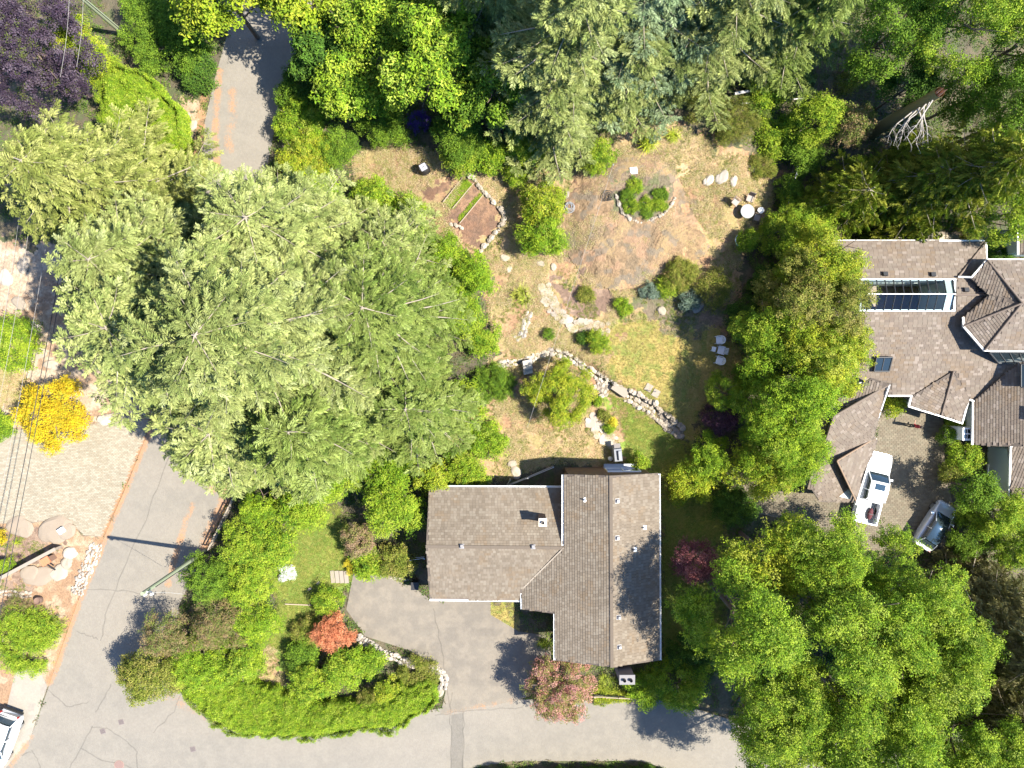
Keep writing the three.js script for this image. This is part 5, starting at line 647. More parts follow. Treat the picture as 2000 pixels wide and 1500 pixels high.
// ---------------------------------------------------------------- fences, poles, wires
function railFence(name, label, px, h, rails, m, wr = 0.045) { const pts = px.map(([x, y]) => gat(x, y)), t = thing(name, label, 'fence', pts[0]), o = pts[0]; pts.forEach((p) => part('post', rod(p.clone().sub(o).add(V3(0, -0.3, 0)), p.clone().sub(o).add(V3(0, h + 0.08, 0)), 0.065, 0.055, 8), m, t)); for (let i = 0; i + 1 < pts.length; i++) for (let k = 0; k < rails; k++) part('rail', rod(pts[i].clone().sub(o).add(V3(0, h * (k + 1) / rails, 0)), pts[i + 1].clone().sub(o).add(V3(R(-0.04, 0.04), h * (k + 1) / rails + R(-0.04, 0.04), R(-0.04, 0.04))), wr, wr * 0.85, 7), m, t); return t; }
railFence('rail_fence', 'grey split rail fence along the right shoulder of the lane', [[484, 888], [476, 925], [468, 958], [456, 985], [444, 1010], [430, 1038], [417, 1066]], 1.1, 3, M.greyWood, 0.06);
railFence('rail_fence', 'low wooden fence between the lane and the house gable', [[1158, 1352], [1182, 1353], [1206, 1354], [1230, 1355]], 0.8, 3, M.wood, 0.05);
railFence('wire_fence', 'thin metal boundary fence in the shade beside the boundary trees', [[1556, 285], [1548, 318], [1540, 350], [1530, 385], [1520, 420]], 1.5, 4, M.metal, 0.018);
railFence('handrail', 'pale metal handrail beside the shaded steps behind the house', [[990, 946], [1030, 930], [1079, 909]], 0.9, 2, M.metal, 0.035); railFence('handrail', 'short metal handrail meeting the north gutter', [[996, 934], [988, 948]], 0.9, 2, M.metal, 0.03);
railFence('side_gate', 'narrow metal gate rails beside the west wall of the house', [[805, 1085], [832, 1082]], 1.3, 2, M.metal, 0.025); railFence('white_railing', 'white curved railing in the shade right of the court', [[1916, 905], [1915, 935], [1917, 952], [1922, 958]], 0.9, 1, M.white, 0.06);
for (const [label, a, b, r] of [['long pale fallen pole lying on the weedy bank', [1378, 214], [1562, 199], 0.07], ['bleached fallen log above the long pole', [1428, 190], [1470, 182], 0.13], ['dark fallen log right above the long pole', [1488, 184], [1532, 176], 0.12]]) { const p = gat(...a, 0.75), q = gat(...b, 0.8), t = thing('fallen_pole', label, 'log', p.clone(), 0, 'fallen poles on the bank'); part('log', rod(V3(), q.clone().sub(p), r, r * 0.7, 7), M.silver, t); part('branch_stub', rod(q.clone().sub(p).multiplyScalar(0.6), q.clone().sub(p).multiplyScalar(0.63).add(V3(0.1, 0.25, 0.1)), r * 0.4, r * 0.2, 5), M.silver, t); }
function utilityPole(label, px, py, h) { const p = gat(px, py), t = thing('utility_pole', label, 'pole', p, 0, 'utility poles'); part('pole', rod(V3(0, -0.4, 0), V3(0, h, 0), 0.19, 0.13, 14), M.poleWood, t); part('bracket', merge([bx(0.5, 0.08, 0.08, 0.2, h - 0.4, 0), bx(0.08, 0.4, 0.08, 0.16, h - 0.5, 0.1)]), M.metal, t); for (const k of [0, 1]) part('insulator', (() => { const c = new THREE.CylinderGeometry(0.07, 0.09, 0.2, 10); c.translate(0.38 * k + 0.05, h - 0.26 - 0.12 * k, 0.16); return c; })(), M.white, t); part('cable_guard', rod(V3(0.17, 0, 0.05), V3(0.13, h * 0.85, 0.05), 0.035), M.darkMetal, t); return p.clone().add(V3(0, h, 0)); }
const poleTop = utilityPole('green stained wooden pole leaning over the lane view, beside the rail fence', 402, 1076, 10.2); utilityPole('wooden pole at the top left above the lime hedge', 244, 68, 10.5);
function wire(name, label, a, b, r, m, sag = 0.25) { const t = thing(name, label, 'wire', a.clone(), 0, 'overhead wires'), d = b.clone().sub(a); part('cable', tube([V3(), d.clone().multiplyScalar(0.33).add(V3(0, -sag, 0)), d.clone().multiplyScalar(0.67).add(V3(0, -sag, 0)), d], r, 30, 5), m, t); part('clamp', bx(0.08, 0.12, 0.08), M.metal, t); }
wire('overhead_cable', 'black overhead cable above the scree and brick driveway, left of the pair', site(166, 250, 7.4), site(-25, 1260, 7.4), 0.026, M.black); wire('overhead_cable', 'black overhead cable above the scree and brick driveway, right of the pair', site(172, 250, 7.2), site(-12, 1260, 7.2), 0.022, M.black);
wire('overhead_wire', 'thin pale wire over the scree, rightmost', site(112, 330, 8), site(2, 960, 8), 0.011, M.wire); wire('overhead_wire', 'thin pale wire over the scree, middle', site(66, 380, 8), site(-22, 880, 8), 0.011, M.wire); wire('overhead_wire', 'thin pale wire over the scree, leftmost', site(44, 380, 8), site(-60, 990, 8), 0.011, M.wire);
wire('overhead_wire', 'pale wire at the top left over the yellow green shrubs', site(136, -60, 8), site(118, 150, 8), 0.011, M.wire); wire('overhead_wire', 'pale wire at the top left nearest the pole', site(162, -60, 8), site(150, 130, 8), 0.011, M.wire);
wire('service_wire', 'pale service wire crossing the rock knoll toward the house', site(1198, 322, 4.6), site(1030, 835, 4.6), 0.009, M.wire); wire('guy_wire', 'short pale guy wire from the lane pole top into the bushes', poleTop.clone().add(V3(0.1, -0.3, 0)), site(356, 1160, 5), 0.01, M.silver, 0.1);
// broken snag with silver branches
{ const p = site(1836, 180, 9), t = thing('dead_tree', 'broken dead trunk with bare silver branches in the dark grove', 'tree', V3(p.x, 0, p.z)); part('trunk', (() => { const g = new THREE.CylinderGeometry(0.33, 0.48, 9.3, 30, 60, true), q = g.attributes.position; for (let i = 0; i < q.count; i++) { const an = Math.atan2(q.getZ(i), q.getX(i)), k = 1 + 0.22 * (fbm(Math.cos(an) * 4 + 20, Math.sin(an) * 4 + q.getY(i) * 0.5, 3) - 0.5) + 0.18 * Math.abs(noise(an * 4 + 30, q.getY(i) * 0.8) - 0.5); q.setXYZ(i, q.getX(i) * k, q.getY(i) + 4.35, q.getZ(i) * k); } g.computeVertexNormals(); return g; })(), mat([0.22, 0.18, 0.075], 0.95), t); part('broken_top', merge([0, 1, 2, 3].map((k) => { const c = new THREE.ConeGeometry(0.12, 0.7, 4); c.translate(0.16 * Math.cos(k * 1.6), 9.25 - k * 0.06, 0.16 * Math.sin(k * 1.6)); return c; })), mat([0.42, 0.22, 0.14], 0.95), t);
  const r = rngOf(77); for (let k = 0; k < 7; k++) { let a = V3(-0.1, 8.4 - k * 0.35, 0.25), d = V3(-0.55 + 0.2 * k * (k % 2 ? 1 : -0.6), 0.05, 1).normalize(), L = []; for (let s = 0; s < 6; s++) { const b = a.clone().addScaledVector(d, 0.48).add(V3(0, -0.08, 0)); L.push(rod(a, b, 0.06 - s * 0.008, 0.052 - s * 0.008, 5)); if (s > 1) for (let j = 0; j < 2; j++) { const e = b.clone().add(V3((r() - 0.5) * 1.1, (r() - 0.5) * 0.5, r() * 0.7)); L.push(rod(b, e, 0.022, 0.008, 4)); L.push(rod(e, e.clone().add(V3((r() - 0.5) * 0.5, -0.1, r() * 0.4)), 0.01, 0.005, 3)); } d = d.add(V3((r() - 0.5) * 0.7, 0, (r() - 0.3) * 0.3)).normalize(); a = b; } part('bare_branch', merge(L), mat([0.36, 0.33, 0.3], 0.95), t); } }

// ---------------------------------------------------------------- garden furniture and small things
function patioChair(label, px, py, turn) { const t = thing('patio_chair', label, 'chair', gat(px, py), turn, 'chairs round the patio table'), sl = mat([0.3, 0.26, 0.23], 0.8), fr = mat([0.26, 0.19, 0.14], 0.6); part('seat', bx(0.5, 0.04, 0.5, 0, 0.42, 0), sl, t); part('backrest', bx(0.05, 0.5, 0.5, -0.3, 0.7, 0, 0, 0.2), mat([0.13, 0.1, 0.085], 0.8), t); for (const s of [-1, 1]) { part('armrest', bx(0.52, 0.03, 0.05, 0, 0.63, s * 0.29), fr, t); part('leg', rod(V3(0.24, 0, s * 0.29), V3(0.24, 0.63, s * 0.29), 0.018), fr, t); part('leg', rod(V3(-0.28, 0, s * 0.29), V3(-0.24, 0.63, s * 0.29), 0.018), fr, t); } }
patioChair('brown patio chair left of the round table', 1433, 397, -0.7); patioChair('brown patio chair above the round table', 1461, 390, -1.9); patioChair('brown patio chair at the lower right of the round table', 1475, 427, 2.9);
{ const t = thing('patio_table', 'round grey glass patio table among the brown chairs', 'table', gat(1454, 416)); part('tabletop', (() => { const c = new THREE.CylinderGeometry(0.52, 0.52, 0.03, 36); c.translate(0, 0.7, 0); return c; })(), mat([0.24, 0.25, 0.24], 0.4), t); part('rim', (() => { const c = new THREE.TorusGeometry(0.52, 0.022, 6, 40); c.rotateX(Math.PI / 2); c.translate(0, 0.7, 0); return c; })(), M.grey, t); for (let k = 0; k < 4; k++) part('leg', rod(V3(0.4 * Math.cos(k * 1.571), 0, 0.4 * Math.sin(k * 1.571)), V3(0.3 * Math.cos(k * 1.571), 0.69, 0.3 * Math.sin(k * 1.571)), 0.02), M.grey, t); }
{ const t = thing('side_table', 'small round white side table right of the patio table', 'table', gat(1482, 413)); part('tabletop', (() => { const c = new THREE.CylinderGeometry(0.25, 0.25, 0.04, 28); c.translate(0, 0.45, 0); return c; })(), M.white, t); for (let k = 0; k < 3; k++) part('leg', rod(V3(0.2 * Math.cos(k * 2.1), 0, 0.2 * Math.sin(k * 2.1)), V3(0.14 * Math.cos(k * 2.1), 0.44, 0.14 * Math.sin(k * 2.1)), 0.02), M.white, t); }
function plasticChair(label, px, py, turn) { const t = thing('plastic_chair', label, 'chair', gat(px, py), turn, 'white chairs in the hedge shade'); const sh = new THREE.Shape(); sh.moveTo(-0.22, -0.23); sh.lineTo(0.25, -0.26); sh.lineTo(0.25, 0.26); sh.lineTo(-0.22, 0.23); const seat = new THREE.ExtrudeGeometry(sh, { depth: 0.03, bevelEnabled: true, bevelSize: 0.02, bevelThickness: 0.01, bevelSegments: 2 }); seat.rotateX(-Math.PI / 2); seat.translate(0, 0.42, 0); part('seat', seat, M.plastic, t);
  const arc = []; for (let k = 0; k <= 14; k++) { const a = -1.75 + 3.5 * k / 14; arc.push(V3(-0.05 - 0.3 * Math.cos(a), 0.66 + 0.2 * Math.max(0, Math.cos(a)), 0.32 * Math.sin(a))); } arc.unshift(V3(0.28, 0.62, -0.31)); arc.push(V3(0.28, 0.62, 0.31)); part('arm_rail', tube(arc, 0.028, 40, 8), M.plastic, t);
  for (let k = -2; k <= 2; k++) part('back_slat', bx(0.02, 0.4, 0.07, -0.3 + Math.abs(k) * 0.02, 0.64, k * 0.1, 0, 0.18), M.plastic, t); for (const sx of [-1, 1]) for (const sz of [-1, 1]) part('leg', rod(V3(sx * 0.26, 0, sz * 0.28), V3(sx * 0.22, 0.45 + (sx > 0 ? 0.16 : 0), sz * 0.26), 0.03, 0.025, 6), M.plastic, t); }
plasticChair('white round-backed plastic chair, upper of the two in the hedge shade', 1402, 664, Math.PI + 0.05); plasticChair('white round-backed plastic chair, lower of the two in the hedge shade', 1402, 704, Math.PI - 0.3);
{ const t = thing('lounge_chair', 'square white chair between the two round-backed ones', 'chair', gat(1405, 684), Math.PI - 0.22); part('seat', bx(0.5, 0.05, 0.52, 0, 0.4, 0), M.plastic, t); for (let k = 0; k < 5; k++) part('back_slat', bx(0.42, 0.025, 0.08, -0.36, 0.62, -0.21 + k * 0.105, 0, -0.95), mat([0.45, 0.46, 0.46], 0.6), t); for (const s of [-1, 1]) { part('armrest', bx(0.5, 0.04, 0.06, 0, 0.6, s * 0.29), M.plastic, t); part('leg', rod(V3(0.24, 0, s * 0.28), V3(0.24, 0.6, s * 0.28), 0.022), M.plastic, t); part('leg', rod(V3(-0.24, 0, s * 0.28), V3(-0.24, 0.6, s * 0.28), 0.022), M.plastic, t); } }
{ const t = thing('side_table', 'square white side table in front of the white chairs', 'table', gat(1391, 682), -0.25); part('tabletop', bx(0.32, 0.04, 0.38, 0, 0.42, 0), M.white, t); for (const sx of [-1, 1]) for (const sz of [-1, 1]) part('leg', bx(0.04, 0.42, 0.04, sx * 0.12, 0.21, sz * 0.15), M.white, t); }
{ const t = thing('compost_bin', 'dark compost bin with a grey square lid above the vegetable beds', 'bin', gat(829, 332), 0.5); part('bin_body', (() => { const c = new THREE.CylinderGeometry(0.36, 0.5, 0.85, 8); c.translate(0, 0.42, 0); return c; })(), M.black, t); part('lid', bx(0.5, 0.05, 0.5, 0, 0.88, 0), mat([0.33, 0.33, 0.36], 0.6), t); part('lid_handle', bx(0.14, 0.04, 0.04, 0, 0.93, 0), M.black, t); }
{ const t = thing('covered_grill', 'dark grey covered barbecue grill north of the gable', 'grill', gat(1203, 885), 0.1); const g = new THREE.BoxGeometry(0.72, 1.1, 1.15, 8, 10, 10), p = g.attributes.position; for (let i = 0; i < p.count; i++) { const y = p.getY(i) + 0.55, k = 1 - 0.16 * sstep(0.75, 1.1, y) + 0.04 * Math.sin(p.getX(i) * 19 + p.getZ(i) * 23) * (1 - y); p.setXYZ(i, p.getX(i) * k, y, p.getZ(i) * k); } g.computeVertexNormals(); part('cover', g, M.cover, t); part('lid_hump', (() => { const c = new THREE.CylinderGeometry(0.28, 0.3, 0.75, 14, 1, false, 0, Math.PI); c.rotateX(Math.PI / 2); c.rotateZ(0); c.translate(0, 1.0, 0.05); return c; })(), M.cover, t); part('side_shelf', bx(0.5, 0.03, 0.35, 0.02, 0.9, -0.72), mat([0.16, 0.14, 0.13], 0.6), t); }
{ const t = thing('propane_tank', 'small white tank at the foot of the covered grill', 'tank', gat(1191, 895)); const l = new THREE.LatheGeometry([[0.001, 0], [0.16, 0.02], [0.19, 0.12], [0.19, 0.3], [0.14, 0.4], [0.05, 0.43], [0.05, 0.5], [0.001, 0.5]].map(([x, y]) => new THREE.Vector2(x, y)), 20); part('tank', l, M.white, t); part('collar', (() => { const c = new THREE.TorusGeometry(0.11, 0.02, 6, 16); c.rotateX(1.571); c.translate(0, 0.5, 0); return c; })(), M.white, t); }
{ const t = thing('rubbish_bin', 'black wheeled bin at the driveway corner of the house', 'bin', gat(813, 1137)); part('bin_body', (() => { const c = new THREE.CylinderGeometry(0.4, 0.32, 0.95, 4); c.rotateY(0.785); c.translate(0, 0.5, 0); return c; })(), M.black, t); part('lid', bx(0.6, 0.06, 0.62, 0, 1.0, 0), M.black, t); for (const s of [-1, 1]) part('wheel', (() => { const c = new THREE.CylinderGeometry(0.11, 0.11, 0.05, 12); c.rotateX(1.571); c.translate(-0.24, 0.11, s * 0.27); return c; })(), M.rubber, t); }
const coil = (name, label, px, py, r0, n, m, wr) => { const t = thing(name, label, 'hose', gat(px, py, 0.25)); for (let k = 0; k < n; k++) { const c = new THREE.TorusGeometry(r0 * (0.5 + 0.5 * rnd()), wr, 5, 26); c.rotateX(1.571 + R(-0.15, 0.15)); c.translate(R(-0.1, 0.1), 0.03 * k, R(-0.1, 0.1)); part('loop', c, m, t); } };
coil('hose_coil', 'coiled grey hose at the left edge of the knoll', 1111, 405, 0.42, 6, M.grey, 0.02); coil('hose_coil', 'tangled black hose beside the round bed', 1187, 386, 0.42, 6, M.black, 0.018);
{ const t = thing('garden_hose', 'pale blue hose loop at the lower right of the patio', 'hose', gat(1437, 472, 0.5)); part('loop', tube([V3(0.3, 0, -0.42), V3(-0.1, 0.15, -0.38), V3(-0.26, 0.2, 0), V3(-0.1, 0.1, 0.32), V3(0.15, -0.1, 0.42)], 0.035, 24, 7), mat([0.5, 0.62, 0.64], 0.5), t); part('pipe', rod(V3(0.2, 0, -0.45), V3(1.25, 0.05, -0.4), 0.03), mat([0.6, 0.62, 0.55], 0.6), t); }
{ const t = thing('gate_pillar', 'low pillar with an orange tiled cap at the lower left', 'pillar', gat(104, 1089), 0.55); part('shaft', bx(0.5, 0.95, 0.4, 0, 0.47, 0), M.brick, t); part('cap', bx(0.72, 0.05, 0.56, 0, 0.98, 0), M.orangeTile, t); for (let k = 0; k < 4; k++) part('tile', bx(0.17, 0.05, 0.58, -0.27 + k * 0.18, 1.03, 0), M.orangeTile, t); part('gate_arm', bx(0.09, 0.09, 0.95, 0.0, 0.85, 0.55, 0.4), M.black, t); }
{ const a = gat(-40, 1152), b = gat(122, 1066), m = a.clone().lerp(b, 0.5), t = thing('timber_wall', 'long grey timber wall running to the orange capped pillar', 'wall', m); for (let k = 0; k < 3; k++) part('plank', bx(a.distanceTo(b), 0.29, 0.16, 0, 0.15 + k * 0.3, 0, -Math.atan2(b.z - a.z, b.x - a.x)), M.greyWood, t); part('cap_board', bx(a.distanceTo(b), 0.05, 0.26, 0, 0.93, 0, -Math.atan2(b.z - a.z, b.x - a.x)), M.greyWood, t); }
{ const t = thing('half_barrel', 'half barrel planter at the lower left beside the shaggy mound', 'planter', gat(79, 1170)); part('barrel', new THREE.LatheGeometry([[0.2, 0], [0.24, 0], [0.29, 0.22], [0.28, 0.42], [0.24, 0.42], [0.22, 0.32], [0.001, 0.32]].map(([x, y]) => new THREE.Vector2(x, y)), 22), mat([0.16, 0.1, 0.075], 0.9), t); for (const y of [0.1, 0.32]) part('hoop', (() => { const c = new THREE.TorusGeometry(0.283, 0.012, 5, 24); c.rotateX(1.571); c.translate(0, y, 0); return c; })(), M.darkMetal, t); }
{ const t = thing('meter_box', 'square pale blue meter box on the bedrock at the lower left', 'box', gat(126, 1034, 0.3), 0.6); part('box', bx(0.5, 0.22, 0.45, 0, 0.1, 0), mat([0.55, 0.58, 0.62], 0.6), t); part('lid', bx(0.3, 0.02, 0.3, 0, 0.222, 0), mat([0.42, 0.52, 0.66], 0.5), t); }
for (const [label, px, py] of [['dark planter box on the narrow terrace, left one', 1711, 463], ['dark planter box on the narrow terrace, right one', 1733, 463]]) { const t = thing('planter_box', label, 'planter', gat(px, py, 0.03), 0, 'planters on the terrace'); part('box', merge([bx(0.55, 0.5, 0.04, 0, 0.25, 0.28), bx(0.55, 0.5, 0.04, 0, 0.25, -0.28), bx(0.04, 0.5, 0.52, 0.255, 0.25, 0), bx(0.04, 0.5, 0.52, -0.255, 0.25, 0)]), M.grey, t); part('soil', bx(0.46, 0.04, 0.5, 0, 0.42, 0), M.black, t); }
for (const [label, px, py] of [['square iron cover in the lane junction, left one', 201, 1428], ['square iron cover in the lane junction, upper one', 237, 1410], ['square iron cover in the lane junction, right one', 377, 1463]]) { const t = thing('drain_cover', label, 'cover', gat(px, py, 0.014), 0.25, 'iron covers in the lane'); part('frame', bx(0.42, 0.02, 0.42, 0, 0.005, 0), mat([0.17, 0.14, 0.13], 0.8), t); for (let k = 0; k < 5; k++) part('bar', bx(0.36, 0.012, 0.035, 0, 0.018, -0.14 + k * 0.07), mat([0.11, 0.09, 0.085], 0.7), t); }
{ const t = thing('manhole_cover', 'round rusty manhole cover in the lane at the bottom edge', 'cover', gat(233, 1494, 0.014)); part('ring', (() => { const c = new THREE.CylinderGeometry(0.4, 0.4, 0.02, 36); c.translate(0, 0.006, 0); return c; })(), mat([0.24, 0.16, 0.13], 0.85), t); part('lid', (() => { const c = new THREE.CylinderGeometry(0.33, 0.33, 0.012, 36); c.translate(0, 0.022, 0); return c; })(), mat([0.2, 0.13, 0.11], 0.8), t); }

// ---------------------------------------------------------------- vehicles
function smoothLoft(rows, cap = true) { const n = rows[0].length, pos = [], idx = []; for (const r of rows) for (const p of r) pos.push(...p); for (let i = 0; i + 1 < rows.length; i++) for (let j = 0; j + 1 < n; j++) { const a = i * n + j, c = a + n; idx.push(a, c, a + 1, a + 1, c, c + 1); } if (cap) for (const b of [0, (rows.length - 1) * n]) for (let j = 1; j + 1 < n; j++) idx.push(b, b + j, b + j + 1); const g = new THREE.BufferGeometry(); g.setAttribute('position', new THREE.Float32BufferAttribute(pos, 3)); g.setIndex(idx); g.computeVertexNormals(); return g; }
const hull = (S) => smoothLoft(S.map(([x, w, y0, y1]) => [[x, y0, -w * 0.95], [x, mix(y0, y1, 0.45), -w], [x, y1 - 0.1, -w * 0.985], [x, y1 - 0.03, -w * 0.93], [x, y1, -w * 0.8], [x, y1 + 0.025, 0], [x, y1, w * 0.8], [x, y1 - 0.03, w * 0.93], [x, y1 - 0.1, w * 0.985], [x, mix(y0, y1, 0.45), w], [x, y0, w * 0.95]]));
const wheelParts = (t, x, z, r) => { const w = part('wheel', (() => { const c = new THREE.CylinderGeometry(r * 0.62, r * 0.62, 0.23, 18); c.rotateX(1.571); c.translate(x, r, z); return c; })(), M.metal, t); part('tyre', (() => { const c = new THREE.TorusGeometry(r * 0.8, r * 0.24, 10, 26); c.translate(x, r, z); return c; })(), M.rubber, w); };
function vehicle(name, label, cat, front, back, o) {
  const c = front.clone().lerp(back, 0.5), d = front.clone().sub(back), t = thing(name, label, cat, V3(c.x, 0.03, c.z), Math.atan2(-d.z, d.x));
  part('body', hull(o.body), o.paint, t);
  const gh = part('windows', hull(o.glass), M.darkGlass, t); part('roof', hull(o.roof), o.roofMat ?? o.paint, t);
  for (const s of [-1, 1]) { for (const [a, b] of o.pillars) part('pillar', rod(V3(a[0], a[1], s * a[2]), V3(b[0], b[1], s * b[2]), 0.045, 0.04, 5), o.paint, t); part('mirror', bx(0.14, 0.14, 0.24, o.mirror[0], o.mirror[1], s * o.mirror[2]), o.paint, t); part('headlight', bx(0.16, 0.14, 0.34, o.lamp[0], o.lamp[1], s * o.lamp[2]), mat([0.7, 0.72, 0.74], 0.15), t); part('tail_light', bx(0.1, 0.2, 0.16, o.tail[0], o.tail[1], s * o.tail[2]), mat([0.35, 0.02, 0.02], 0.3), t); for (const x of o.axles) wheelParts(t, x, s * (o.body[2][1] - 0.1), 0.36); }
  part('front_bumper', bx(0.16, 0.24, o.body[1][1] * 1.8, o.lamp[0] + 0.03, 0.42, 0), o.trim ?? M.darkMetal, t); part('rear_bumper', bx(0.18, 0.24, o.body[1][1] * 1.8, o.tail[0] - 0.02, 0.45, 0), o.trim ?? M.darkMetal, t);
  return t;
}
{ const t = vehicle('pickup_truck', 'white crew cab pickup with a loaded open bed parked by the garage', 'truck', site(1719, 892, 0.8), site(1688, 1013, 0.8), { paint: M.carWhite, trim: M.metal,
  body: [[2.85, 0.78, 0.42, 0.85], [2.7, 0.9, 0.36, 1.04], [2.2, 0.97, 0.36, 1.1], [1.25, 0.98, 0.36, 1.14], [0, 0.98, 0.36, 1.14], [-1.05, 0.98, 0.36, 1.14]], glass: [[1.3, 0.84, 1.1, 1.15], [0.62, 0.78, 1.1, 1.78], [-0.7, 0.77, 1.1, 1.8], [-0.98, 0.8, 1.1, 1.5], [-1.02, 0.82, 1.1, 1.2]], roof: [[0.66, 0.74, 1.76, 1.83], [0.2, 0.77, 1.78, 1.88], [-0.6, 0.76, 1.78, 1.87], [-0.9, 0.74, 1.7, 1.8]], pillars: [[[1.28, 1.15, 0.84], [0.6, 1.8, 0.74]], [[-0.15, 1.12, 0.86], [-0.15, 1.8, 0.78]], [[-1.02, 1.12, 0.86], [-0.85, 1.78, 0.76]]], mirror: [0.95, 1.2, 1.08], lamp: [2.78, 0.85, 0.68], tail: [-2.86, 0.9, 0.92], axles: [1.85, -1.85] });
  part('sunroof', bx(0.5, 0.03, 0.8, 0.25, 1.91, 0), M.darkGlass, t); for (const s of [-1, 1]) part('bed_side', bx(1.85, 0.62, 0.12, -1.97, 0.8, s * 0.91), M.carWhite, t); part('bed_floor', bx(1.8, 0.06, 1.72, -1.97, 0.52, 0), M.grey, t); part('tailgate', bx(0.1, 0.6, 1.74, -2.86, 0.8, 0), M.carWhite, t); part('bed_front', bx(0.08, 0.6, 1.74, -1.08, 0.8, 0), M.carWhite, t); part('hood_scoop', bx(0.3, 0.03, 0.6, 2.0, 1.14, 0), M.carWhite, t);
  const M4 = t.matrixWorld; t.updateMatrixWorld(true); const at = (x, y, z) => V3(x, y, z).applyMatrix4(M4);
  const cargo = (name, label, cat, p, geo, m, extra) => { const c = thing(name, label, cat, at(...p), t.rotation.y); part('body', geo, m, c); if (extra) part(...extra, c); };
  cargo('cardboard_sheet', 'pale board lying across the front of the pickup bed', 'board', [-1.4, 0.58, -0.45], merge([bx(0.4, 0.05, 0.7), bx(0.34, 0.03, 0.6, 0, 0.045, 0.02)]), mat([0.62, 0.52, 0.36], 0.9)); cargo('red_tool_bag', 'dark red bag lying in the pickup bed', 'bag', [-2.1, 0.7, 0.42], (() => { const g = new THREE.SphereGeometry(0.5, 14, 10); g.scale(1.0, 0.3, 0.4); return g; })(), mat([0.085, 0.022, 0.028], 0.9), ['strap', bx(0.05, 0.02, 0.4, 0, 0.16, 0), M.black]); cargo('plastic_sheet', 'crumpled white plastic sheeting in the pickup bed', 'sheet', [-2.15, 0.6, -0.4], (() => { const g = new THREE.PlaneGeometry(1.0, 0.75, 22, 18); g.rotateX(-Math.PI / 2); const p = g.attributes.position; for (let i = 0; i < p.count; i++) p.setY(i, 0.16 * fbm(p.getX(i) * 7 + 3, p.getZ(i) * 7, 3)); g.computeVertexNormals(); return g; })(), mat([0.62, 0.64, 0.65], 0.5, 0, { side: THREE.DoubleSide })); }
const hatch = { body: [[2.08, 0.6, 0.4, 0.66], [1.92, 0.76, 0.34, 0.8], [1.4, 0.87, 0.32, 0.95], [0.85, 0.89, 0.32, 1.0], [-1.2, 0.89, 0.32, 1.02], [-1.85, 0.84, 0.34, 1.0], [-2.05, 0.74, 0.42, 0.86]], glass: [[1.1, 0.72, 0.96, 1.0], [0.35, 0.68, 0.96, 1.42], [-1.1, 0.66, 0.96, 1.46], [-1.75, 0.66, 0.96, 1.1]], roof: [[0.28, 0.58, 1.42, 1.47], [-0.2, 0.62, 1.44, 1.52], [-1.0, 0.6, 1.44, 1.51], [-1.35, 0.56, 1.38, 1.44]], pillars: [[[1.1, 1.0, 0.74], [0.3, 1.45, 0.6]], [[-0.4, 1.0, 0.77], [-0.4, 1.46, 0.63]], [[-1.75, 1.05, 0.7], [-1.3, 1.42, 0.58]]], mirror: [0.75, 1.04, 0.98], lamp: [1.86, 0.72, 0.62], tail: [-1.98, 0.82, 0.66], axles: [1.3, -1.3] };
vehicle('parked_car', 'silver white hatchback half hidden by trees at the foot of the court', 'car', site(1852, 985, 0.7), site(1798, 1068, 0.7), { ...hatch, paint: new THREE.MeshPhysicalMaterial({ color: rgb(0.5, 0.53, 0.58), roughness: 0.3, metalness: 0.3, clearcoat: 1 }), roofMat: M.darkGlass });
vehicle('parked_suv', 'white sport utility vehicle with dark bumper at the lower left corner', 'car', site(-18, 1502, 0.8), site(24, 1388, 0.8), { ...hatch, paint: M.carWhite, trim: M.black, body: hatch.body.map(([x, w, a, b]) => [x * 1.13, w * 1.08, a + 0.05, b + 0.12]), glass: hatch.glass.map(([x, w, a, b]) => [x * 1.2 - 0.1, w * 1.08, a + 0.1, b + 0.2]), roof: hatch.roof.map(([x, w, a, b]) => [x * 1.25 - 0.15, w * 1.08, a + 0.22, b + 0.22]), pillars: [[[1.2, 1.12, 0.8], [0.3, 1.66, 0.66]], [[-0.6, 1.12, 0.83], [-0.6, 1.66, 0.7]], [[-2.15, 1.2, 0.78], [-1.8, 1.62, 0.66]]], lamp: [2.2, 0.85, 0.66], tail: [-2.3, 0.95, 0.72], mirror: [0.85, 1.18, 1.06] });

